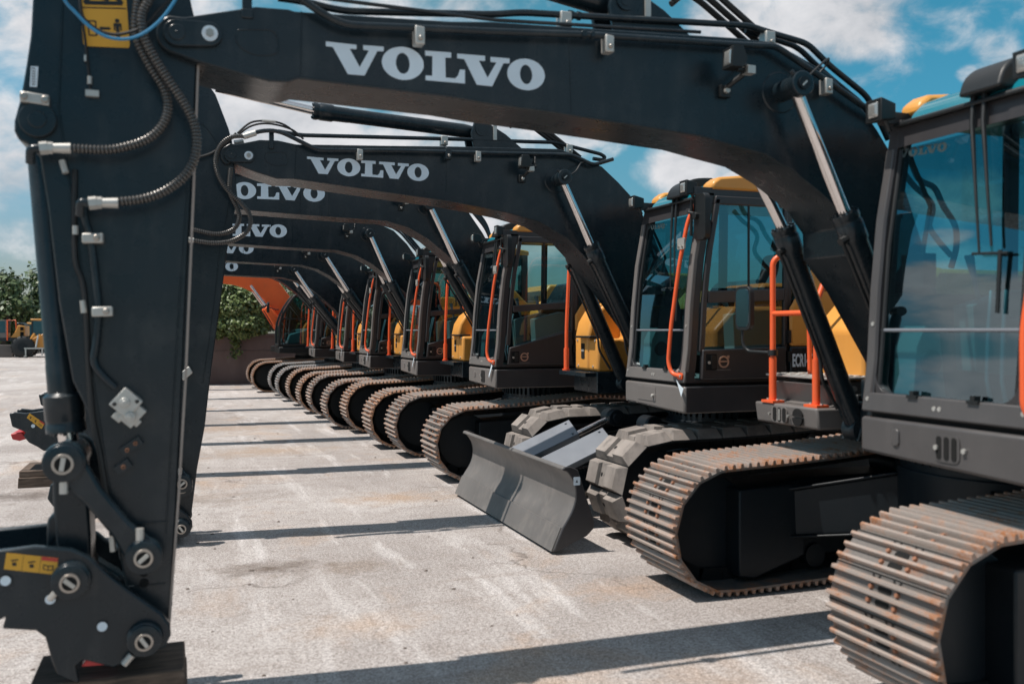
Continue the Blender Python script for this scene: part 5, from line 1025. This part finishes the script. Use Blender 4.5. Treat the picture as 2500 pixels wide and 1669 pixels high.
m=MB(); m.mat(0); m.prismX(rrect(yf-.42,yf-.2,2.06,2.34,.04),X-.22,X-.17); m.tube([(X-.17,yf-.3,2.2),(X+.0,yf-.15,2.15),(X+.1,yf,2.15)],.014,8); m.mat(1); m.prismX(rrect(yf-.41,yf-.21,2.07,2.33,.04),X-.225,X-.219); m.build('mirror',['black','mirror'],c)
m=MB(); m.prism([(X+1.52,1.17),(X+2.6,1.17),(X+2.6,2.1),(X+1.6,2.1)],-1.25,.0); m.prism([(X+1.2,1.17),(X+2.6,1.17),(X+2.6,1.9),(X+1.2,1.9)],.01,1.25); m.build('engine_cover','hitorange',mc,bevel=.04)
m=MB(); m.prismZ([(X+2.6,-1.2),(X+2.9,-1.0),(X+3.05,0),(X+2.9,1.0),(X+2.6,1.2)],1.0,1.9); m.build('counterweight','black',mc,bevel=.04)
# --- wood blocks under the couplers
def wood_block(loc,size,label,rz=0,two=False):
    o=None; m=MB(); lx,ly,lz=size
    m.frustum([(-lx,-ly,0),(lx,-ly,.0),(lx,ly,0),(-lx,ly,0)],[(-lx+.004,-ly+.005,lz*.62),(lx-.002,-ly+.003,lz*.62),(lx-.003,ly-.003,lz*.62),(-lx+.003,ly,lz*.62)])
    m.frustum([(-lx+.01,-ly+.012,lz*.635),(lx-.008,-ly+.01,lz*.635),(lx-.008,ly-.01,lz*.635),(-lx+.01,ly-.01,lz*.635)],[(-lx+.01,-ly+.016,lz),(lx-.012,-ly+.014,lz),(lx-.012,ly-.01,lz),(-lx+.01,ly-.01,lz)])
    o=m.build('wood_block','wood',None,bevel=.007); o.location=loc; o.rotation_euler=(0,0,rz); tag(o,label,'wood block','timber blocks under the couplers'); return o
wood_block((-.30,4.22,0),(.30,.20,.195),'weathered timber block under the nearest coupler, at the bottom edge')
wood_block((-1.46,10.75,0),(.16,.35,.17),'small timber block under the red-hooked coupler of the tagged excavator, left of the nearest arm')
# --- setting
g=MB(); S=[-400,-60,-20,-8,0,10,30,60,400]; T=[-60,-8,0,8,20,40,70,400]
vs=[(x,y,0) for y in T for x in S]; n=len(S)
g.add(vs,[(j*n+i,j*n+i+1,(j+1)*n+i+1,(j+1)*n+i) for j in range(len(T)-1) for i in range(n-1)]); struct(g.build('ground','ground'))
m=MB(); m.box(-1.2,14,28.3,28.75,0,1.42); m.box(-1.25,14.05,28.24,28.80,1.421,1.50); m.box(-1.19,13.99,28.285,28.298,.98,1.0)
tag(m.build('retaining_wall','wall',None,bevel=.02),'dark brown concrete wall with ivy on top behind the last excavator','wall')
def leafmesh(name,mat,pts,size,par=None,droop=.5):
    m=MB()
    for p,nrm in pts:
        s=size*random.uniform(.6,1.35); nn=(Vector(nrm)+Vector((random.uniform(-.8,.8),random.uniform(-.8,.8),random.uniform(-.5,.9)))).normalized()
        t=nn.cross(Vector((random.uniform(-1,1),random.uniform(-1,1),random.uniform(-1,.2)))).normalized(); w=nn.cross(t); c=Vector(p)
        m.k=random.choice((0,0,1,2))
        m.add([c-t*s*.5,c+w*s*.36-nn*s*.05,c+t*s*.6-nn*s*.12,c-w*s*.36-nn*s*.05],[(0,1,2,3)])
    return m.build(name,mat,par)
random.seed(11)
ivy=thing('ivy_hedge','dense leafy ivy mound spilling over the dark wall behind the orange boom','hedge',(2.5,28.4,0))
pts=[]
lob=[(-2.4,28.5,2.1,1.0,.9),(-1.0,28.4,2.2,.9,.9),(.1,28.4,2.15,.8,.85),(.75,28.4,2.15,.75,.85),(1.25,28.4,2.25,.85,.95),(1.9,28.45,2.35,.9,.95),(2.6,28.6,2.4,.9,1.0),(3.6,28.8,2.5,1.1,1.1),(5,28.8,2.5,1.1,1.1),(7,28.8,2.4,1.2,1.1),(1.5,28.3,1.75,1.0,.45),(.6,28.3,1.7,.8,.4)]
for cx,cy,cz,rx,rz in lob:
    for k in range(6500 if .5<cx<2.5 else 1500):
        while 1:
            v=Vector((random.uniform(-1,1),random.uniform(-1,1),random.uniform(-1,1)))
            if .25<v.length<1: break
        l=v.length; rr=.93+.1*math.sin(5*v.x+3*v.z+cx*3)*math.cos(4*v.y+v.z*6); v=v.normalized()*l*rr
        z=cz+v.z*rz
        if z>1.45 or cy+v.y*.6<28.2: pts.append(((cx+v.x*rx-2.5,cy+v.y*.6-28.4,max(z,1.2)),(v.x,v.y-.4,v.z+.5)))
for k in range(170):
    t=random.random(); pts.append(((1.35+random.gauss(0,.09)-2.5,28.17-28.4+random.gauss(0,.03),1.75-1.0*t),(0,-1,.3)))
leafmesh('foliage',['leafA','leafB','leafC'],pts,.10,ivy)
m=MB()
for k in range(16):
    x=random.uniform(-3,2); m.tube([(x-2.5,.0,1.45),(x-2.5+random.uniform(-.3,.3),-.05,2.0),(x-2.5+random.uniform(-.5,.5),.0,2.5)],[.03,.02,.01],6)
m.build('stems','bark',ivy)
def tree(x,y,h,w,label,n=2600):
    t=thing('tree',label,'tree',(x,y,0),0,'trees behind the far yard')
    m=MB(); m.tube([(0,0,0),(.05,0,h*.3),(-.05,.1,h*.6),(0,.1,h*.85)],[.2,.16,.1,.04],8)
    cl=[]
    for k in range(13):
        a=random.uniform(0,2*PI); r=w*random.uniform(.15,.75); z=h*random.uniform(.22,.93); r*=1.0 if z<h*.7 else .55
        e=Vector((r*math.cos(a),r*math.sin(a),z)); m.tube([(0,.05,z*.6),(e.x*.6,e.y*.6,z*.85),e],[.07,.05,.02],5); cl.append((e,random.uniform(.28,.46)*w))
    m.build('trunk','bark',t); pts=[]
    for e,r in cl:
        for k in range(n//13):
            v=Vector((random.gauss(0,.5),random.gauss(0,.5),random.gauss(0,.42))); pts.append((e+v*r,(v.x,v.y,v.z+.4)))
    leafmesh('crown',['treeA','treeB','treeC'],pts,.30,t)
for (x,y,h,w,l) in ((-17.2,74,4.5,2.5,'tall bushy green tree at the left edge behind the far excavator'),(-14.6,76,4.7,2.2,'green tree behind the yellow-roofed machine far left'),(-12.3,73,5.7,2.0,'tallest green tree with an open airy top, beside the nearest arm'),(-10,75,6.0,2.4,'green tree standing mostly behind the nearest arm'),(-19.6,75,4.3,2.4,'green tree cut by the left edge of the picture')):
    tree(x,y,h,w,l)
# hedge mass low behind the far machines
pts=[((random.uniform(-22,-6),78+random.uniform(-1,1),random.uniform(0,4.3)),(0,-1,.4)) for _ in range(9000)]
o=leafmesh('undergrowth',['treeA','treeB','treeC'],pts,.38); o['kind']='stuff'
random.seed(5); m=MB()
for k in range(150):
    y=random.uniform(4,26); x=random.uniform(-1.2,.42*y-.2); r=random.uniform(.004,.014); a=random.uniform(0,6)
    v=[(x+r*1.6*math.cos(a+t)*random.uniform(.7,1.2),y+r*math.sin(a+t)*random.uniform(.7,1.2)) for t in (0,1.3,2.6,4,5.2)]
    m.add([(p,q,.001) for p,q in v]+[(x+(p-x)*.5,y+(q-y)*.5,r*.8) for p,q in v],[(0,1,6,5),(1,2,7,6),(2,3,8,7),(3,4,9,8),(4,0,5,9),(5,6,7,8,9)])
o=m.build('gravel','stone',None); o['kind']='stuff'
# --- far machines on the left
fe=thing('excavator','yellow and grey excavator with orange cab rails far across the yard, at the left edge','excavator',(-10.3,61,0),0)
m=MB(); m.prism([(-1.3,.05),(.6,.05),(.6,.75),(-1.3,.75)],-.4,.2)
for k in range(9): m.box(-1.31+.0,.61,-.425,-.40,.08+k*.075,.12+k*.075)
m.build('track','steelfar',fe,bevel=.05)
m=MB(); m.prism([(-1.3,.05),(.6,.05),(.6,.75),(-1.3,.75)],1.6,2.2); m.build('track','steelfar',fe,bevel=.05)
m=MB(); m.box(-1.4,1.25,-.3,2.4,.95,1.15); m.build('deck','dark',fe,bevel=.02)
m=MB(); m.box(-1.4,.28,-.3,.9,1.15,1.45); m.box(-1.4,.28,-.3,.9,2.15,2.2); m.box(-.55,-.47,-.3,-.22,1.45,2.15); m.box(.2,.28,-.3,-.22,1.45,2.15); m.box(-1.4,.28,.82,.9,1.45,2.15); c=m.build('cab','grey',fe,bevel=.02)
g=MB(); g.add([(-1.4,-.26,1.45),(.2,-.26,1.45),(.2,-.26,2.15),(-1.4,-.26,2.15)],[(0,1,2,3)]); g.build('window','farglass',c)
m=MB(); m.tube([(.32,-.35,1.0),(.32,-.35,2.16),(.75,-.35,2.2),(.78,-.35,1.7)],.035,8); m.tube([(.3,-.35,2.18),(.3,.7,2.2)],.035,8); m.build('guardrail','orange',fe)
m=MB(); m.prism([(.45,1.16),(1.22,1.16),(1.22,1.85),(.85,1.9),(.7,1.5)],-.25,1.5); ec=m.build('engine_cover','yellow',fe,bevel=.03)
m=MB(); m.box(.98,1.16,-.28,-.24,1.2,1.5); m.box(.98,1.16,-.28,-.24,1.58,1.78); m.build('vent','hole',ec)
m=MB(); m.prism([(.75,1.9),(1.2,1.86),(1.15,2.0),(.95,2.06),(.8,2.04)],-.2,1.3); m.build('rear_hood','dark',fe,bevel=.03)
wl=thing('wheel_loader','yellow wheel loader with silver fork frame far across the yard, beside the nearest arm','loader',(-8.4,60,0),0)
for yy in (-.25,1.5):
    m=MB(); m.lathe((-.65,yy,.62),(-.65,yy+.5,.62),[(0,.35),(.02,.55),(.08,.62),(.42,.62),(.48,.55),(.5,.35)],28)
    for k in range(26):
        a=2*PI*k/26; m.box(-.65+.62*math.cos(a)-.035,-.65+.62*math.cos(a)+.035,yy+(.02 if k%2 else .25),yy+(.25 if k%2 else .48),.62+.62*math.sin(a)-.035,.62+.62*math.sin(a)+.035)
    w=m.build('wheel','rubber',wl)
    m=MB(); m.ycyl(-.65,.62,yy-.01,yy+.05,.26,20); m.build('rim','under',w)
m=MB(); m.prism([(-.2,.5),(1.5,.5),(1.5,1.35),(.4,1.4),(-.2,1.1)],.1,1.6); m.build('body','yellow',wl,bevel=.04)
m=MB(); m.box(-.30,.9,.2,1.5,2.17,2.27); c=m.build('cab_roof','yellow',wl,bevel=.03)
m=MB()
for x in (-.22,.8):
    for y in (.25,1.45): m.box(x-.035,x+.035,y-.035,y+.035,1.3,2.17)
m.build('cab_post','black',wl)
g=MB(); g.add([(-.2,.25,1.38),(.8,.25,1.38),(.8,.25,2.15),(-.2,.25,2.15)],[(0,1,2,3)]); g.add([(-.24,.25,1.38),(-.24,1.45,1.38),(-.24,1.45,2.15),(-.24,.25,2.15)],[(0,1,2,3)]); g.build('window','farglass',wl)
m=MB(); m.tube([(-.05,-.1,1.4),(-.35,-.1,.9),(-.5,-.12,.55)],.06,8); m.tube([(.25,-.1,1.35),(.0,-.1,.8)],.06,8); m.build('lift_arm','yellow',wl)
m=MB(); m.box(-.55,.55,-.4,-.3,.5,.58); m.box(-.5,-.44,-.42,-.3,.1,.5); m.box(.36,.42,-.42,-.3,.1,.5); m.tube([(.05,-.3,.6),(.1,-.2,.95),(.15,-.1,1.3)],.05,8); m.box(-.5,-.4,-.9,-.3,.06,.11); m.build('fork_carriage','silver',wl)
l2=thing('loader','smaller yellow-roofed machine between the far excavator and the wheel loader','loader',(-10.0,70,0),0)
m=MB(); m.box(-.35,.9,0,1.2,2.0,2.13); m.build('cab_roof','yellow',l2,bevel=.03)
m=MB()
for x in (-.3,.8):
    for y in (.05,1.1): m.box(x-.04,x+.04,y-.04,y+.04,1.2,2.0)
m.box(-.3,.8,.05,1.1,1.2,1.25); m.build('cab_post','black',l2)
g=MB(); g.add([(-.26,.04,1.25),(.76,.04,1.25),(.76,.04,2.0),(-.26,.04,2.0)],[(0,1,2,3)]); g.build('window','farglass',l2)
m=MB(); m.prism([(-.6,.5),(1.4,.5),(1.3,1.0),(.3,1.25),(-.5,1.2)],0,1.2); m.build('body','yellow',l2,bevel=.04)
for xx in (-.3,1.0):
    m=MB(); m.ycyl(xx,.42,-.15,.2,.42,22); m.build('wheel','rubber',l2,bevel=.04)
# ---------------------------------------------------------------- sky, sun, camera
W=bpy.data.worlds.new('World'); sc.world=W; W.use_nodes=True; nt=W.node_tree; nt.nodes.clear()
out=N(nt,'ShaderNodeOutputWorld'); bg=N(nt,'ShaderNodeBackground'); bg.inputs[1].default_value=.095
sky=N(nt,'ShaderNodeTexSky',sky_type='NISHITA',sun_disc=False); EL,AZ=R(64),R(-85); sky.sun_elevation=EL; sky.sun_rotation=AZ; sky.air_density=1.6; sky.dust_density=.6; sky.ozone_density=2.2
def mth(op,a,b=None,clamp=False):
    n=N(nt,'ShaderNodeMath',operation=op); n.use_clamp=clamp
    for i,x in enumerate((a,b)):
        if x is None: continue
        if isinstance(x,(int,float)): n.inputs[i].default_value=x
        else: nt.links.new(x,n.inputs[i])
    return n.outputs[0]
tc=N(nt,'ShaderNodeTexCoord'); sep=N(nt,'ShaderNodeSeparateXYZ'); nt.links.new(tc.outputs['Generated'],sep.inputs[0])
az=mth('MULTIPLY',mth('ARCTAN2',sep.outputs[0],sep.outputs[1]),180/PI); el=mth('MULTIPLY',mth('ARCSINE',sep.outputs[2]),180/PI)
cmb=N(nt,'ShaderNodeCombineXYZ'); nt.links.new(mth('MULTIPLY',az,1),cmb.inputs[0]); nt.links.new(mth('MULTIPLY',el,1.5),cmb.inputs[1])
n1=noise(nt,.28,9,.60,cmb.outputs[0],.3); n2=noise(nt,.13,6,.55,cmb.outputs[0],.2)
def pxdir(x,y): return (math.degrees(math.atan((x-1174.5)/2100)+math.atan(744.5/2100)), math.degrees(math.atan((757-y)/2100*math.cos(math.atan((x-1174.5)/2100)))))
blobs=[(1880,40,190,90,1.0),(1700,20,110,80,.9),(1950,90,110,50,.85),(1640,75,80,50,.8),
 (-20,330,170,130,.8),(40,90,260,90,.55),(250,60,250,150,.9),(60,540,110,45,.5),(620,330,360,120,1.0),(1000,320,220,90,.85),(1330,300,170,60,.75),(1580,385,110,60,1.0),(1690,420,90,40,.85),(1150,540,240,70,.95),(900,10,300,50,.7),(1240,470,120,60,.8),
 (2290,120,55,55,.66),(2220,170,30,25,.6),(2100,200,260,60,.34),(2200,60,200,60,.42),(2200,460,90,60,.9),(2130,640,190,80,.95),(400,200,300,200,.85)]
mx=None
for (x,y,rx,ry,s) in blobs:
    a0,e0=pxdir(x,y); sa=rx/2100*57; se=ry/2100*57
    u=mth('DIVIDE',mth('SUBTRACT',az,a0),sa); v=mth('DIVIDE',mth('SUBTRACT',el,e0),se)
    d=mth('SQRT',mth('ADD',mth('MULTIPLY',u,u),mth('MULTIPLY',v,v))); b_=mth('MULTIPLY',mth('SUBTRACT',1.55,d,True),s)
    mx=b_ if mx is None else mth('MAXIMUM',mx,b_)
# the rest of the sky (seen only in reflections): broken cumulus
gen=N(nt,'ShaderNodeVectorMath',operation='DIVIDE'); zz_=N(nt,'ShaderNodeCombineXYZ'); zc=mth('ADD',mth('ABSOLUTE',sep.outputs[2]),.12)
for i in range(3): nt.links.new(zc,zz_.inputs[i])
nt.links.new(tc.outputs['Generated'],gen.inputs[0]); nt.links.new(zz_.outputs[0],gen.inputs[1]); n3=noise(nt,1.1,9,.58,gen.outputs[0],.2)
off=ramp(nt,mth('ABSOLUTE',mth('SUBTRACT',az,19.5)),[(0,0.),(1,1.)]) if False else None
mr_=None
for (a0,e0,sa,se,s) in ((-50,7.5,7,3.2,1.2),(-43,9.5,3,2,1.1),(-39,7,3,2.2,1.1),(-56,11.5,4,2.6,1.1),(-43,14.5,1.6,1.2,.9),(-75,8,9,5,1.0),(-100,14,14,7,1.0),(-130,10,16,6,1.0),(170,12,20,7,1.0),(100,12,16,7,.9)):
    u=mth('DIVIDE',mth('SUBTRACT',az,a0),sa); v=mth('DIVIDE',mth('SUBTRACT',el,e0),se)
    b_=mth('MULTIPLY',mth('SUBTRACT',1.55,mth('SQRT',mth('ADD',mth('MULTIPLY',u,u),mth('MULTIPLY',v,v))),True),s); mr_=b_ if mr_ is None else mth('MAXIMUM',mr_,b_)
outside=mth('GREATER_THAN',mth('MAXIMUM',mth('DIVIDE',mth('ABSOLUTE',mth('SUBTRACT',az,19.5)),36),mth('DIVIDE',el,26)),1)
high=N(nt,'ShaderNodeMapRange'); high.inputs['From Min'].default_value=18; high.inputs['From Max'].default_value=32; nt.links.new(el,high.inputs[0])
mx=mth('ADD',mth('MULTIPLY',mx,mth('SUBTRACT',1,outside)),mth('MULTIPLY',mth('MAXIMUM',mr_,mth('MULTIPLY',high.outputs[0],mth('ADD',mth('MULTIPLY',mth('SUBTRACT',mth('ADD',mth('MULTIPLY',n3,.4),mth('MULTIPLY',n2,.6)),.47),5.0),.46,True))),outside))
dens=mth('ADD',mx,mth('MULTIPLY',mth('SUBTRACT',n1,.5),1.5)); mr=N(nt,'ShaderNodeMapRange',interpolation_type='SMOOTHSTEP'); mr.inputs['From Min'].default_value=.28; mr.inputs['From Max'].default_value=1.0; nt.links.new(dens,mr.inputs[0])
mask=mth('MULTIPLY',mr.outputs[0],mth('GREATER_THAN',el,-.2))
shade=ramp(nt,mth('ADD',mth('MULTIPLY',n2,.6),mth('MULTIPLY',n1,.4)),[(.36,(4.8,5.1,5.5)),(.50,(6.8,6.9,7.2)),(.62,(8.2,8.2,8.4))])
# left part of the sky is greyer and hazier, the right part a deep teal blue
gm=N(nt,'ShaderNodeMapRange'); gm.inputs['From Min'].default_value=-60; gm.inputs['From Max'].default_value=42; nt.links.new(az,gm.inputs[0])
taz=ramp(nt,gm.outputs[0],[(0,(.42,.74,.88)),(.28,(.5,.78,.9)),(.51,(1.12,1.0,1.05)),(.73,(.9,.88,.88)),(1,(.50,.84,.95))])
gm2=N(nt,'ShaderNodeMapRange'); gm2.inputs['From Min'].default_value=0; gm2.inputs['From Max'].default_value=40; nt.links.new(el,gm2.inputs[0])
tel=ramp(nt,gm2.outputs[0],[(0,(.55,.73,1.03)),(.125,(.52,.76,1.02)),(.275,(.46,.88,1.0)),(.5,(.42,.95,.93)),(.8,(.85,.95,.84))])
tm=N(nt,'ShaderNodeMix',data_type='RGBA',blend_type='MULTIPLY'); tm.inputs[0].default_value=1; nt.links.new(taz,tm.inputs[6]); nt.links.new(tel,tm.inputs[7]); tint=tm.outputs[2]
mm=N(nt,'ShaderNodeMix',data_type='RGBA',blend_type='MULTIPLY'); mm.inputs[0].default_value=1; nt.links.new(sky.outputs[0],mm.inputs[6]); nt.links.new(tint,mm.inputs[7])
fin=mixc(nt,mask,mm.outputs[2],shade); nt.links.new(fin,bg.inputs[0]); nt.links.new(bg.outputs[0],out.inputs[0])
sd=bpy.data.lights.new('sun','SUN'); sd.energy=5.0; sd.angle=R(.5); sd.color=(1,.93,.86); so=bpy.data.objects.new('sun',sd); COL.objects.link(so)
dirv=Vector((math.sin(AZ)*math.cos(EL),math.cos(AZ)*math.cos(EL),math.sin(EL))); so.rotation_euler=dirv.to_track_quat('Z','Y').to_euler(); so.location=(-6,2,9)
cd=bpy.data.cameras.new('camera'); co=bpy.data.objects.new('camera',cd); COL.objects.link(co); sc.camera=co
co.location=(0,0,1.6); co.rotation_euler=(R(90),0,-math.atan(744.5/2100)); cd.sensor_width=36; cd.lens=36*2100/2349; cd.shift_y=-27/2349; cd.clip_end=1500; cd.clip_start=.05
cd.dof.use_dof=True; cd.dof.focus_distance=11.5; cd.dof.aperture_fstop=2.2
sc.view_settings.view_transform='Standard'; sc.view_settings.look='None'; sc.view_settings.exposure=.06; sc.view_settings.gamma=1
sc.cycles.max_bounces=8; sc.cycles.transparent_max_bounces=16
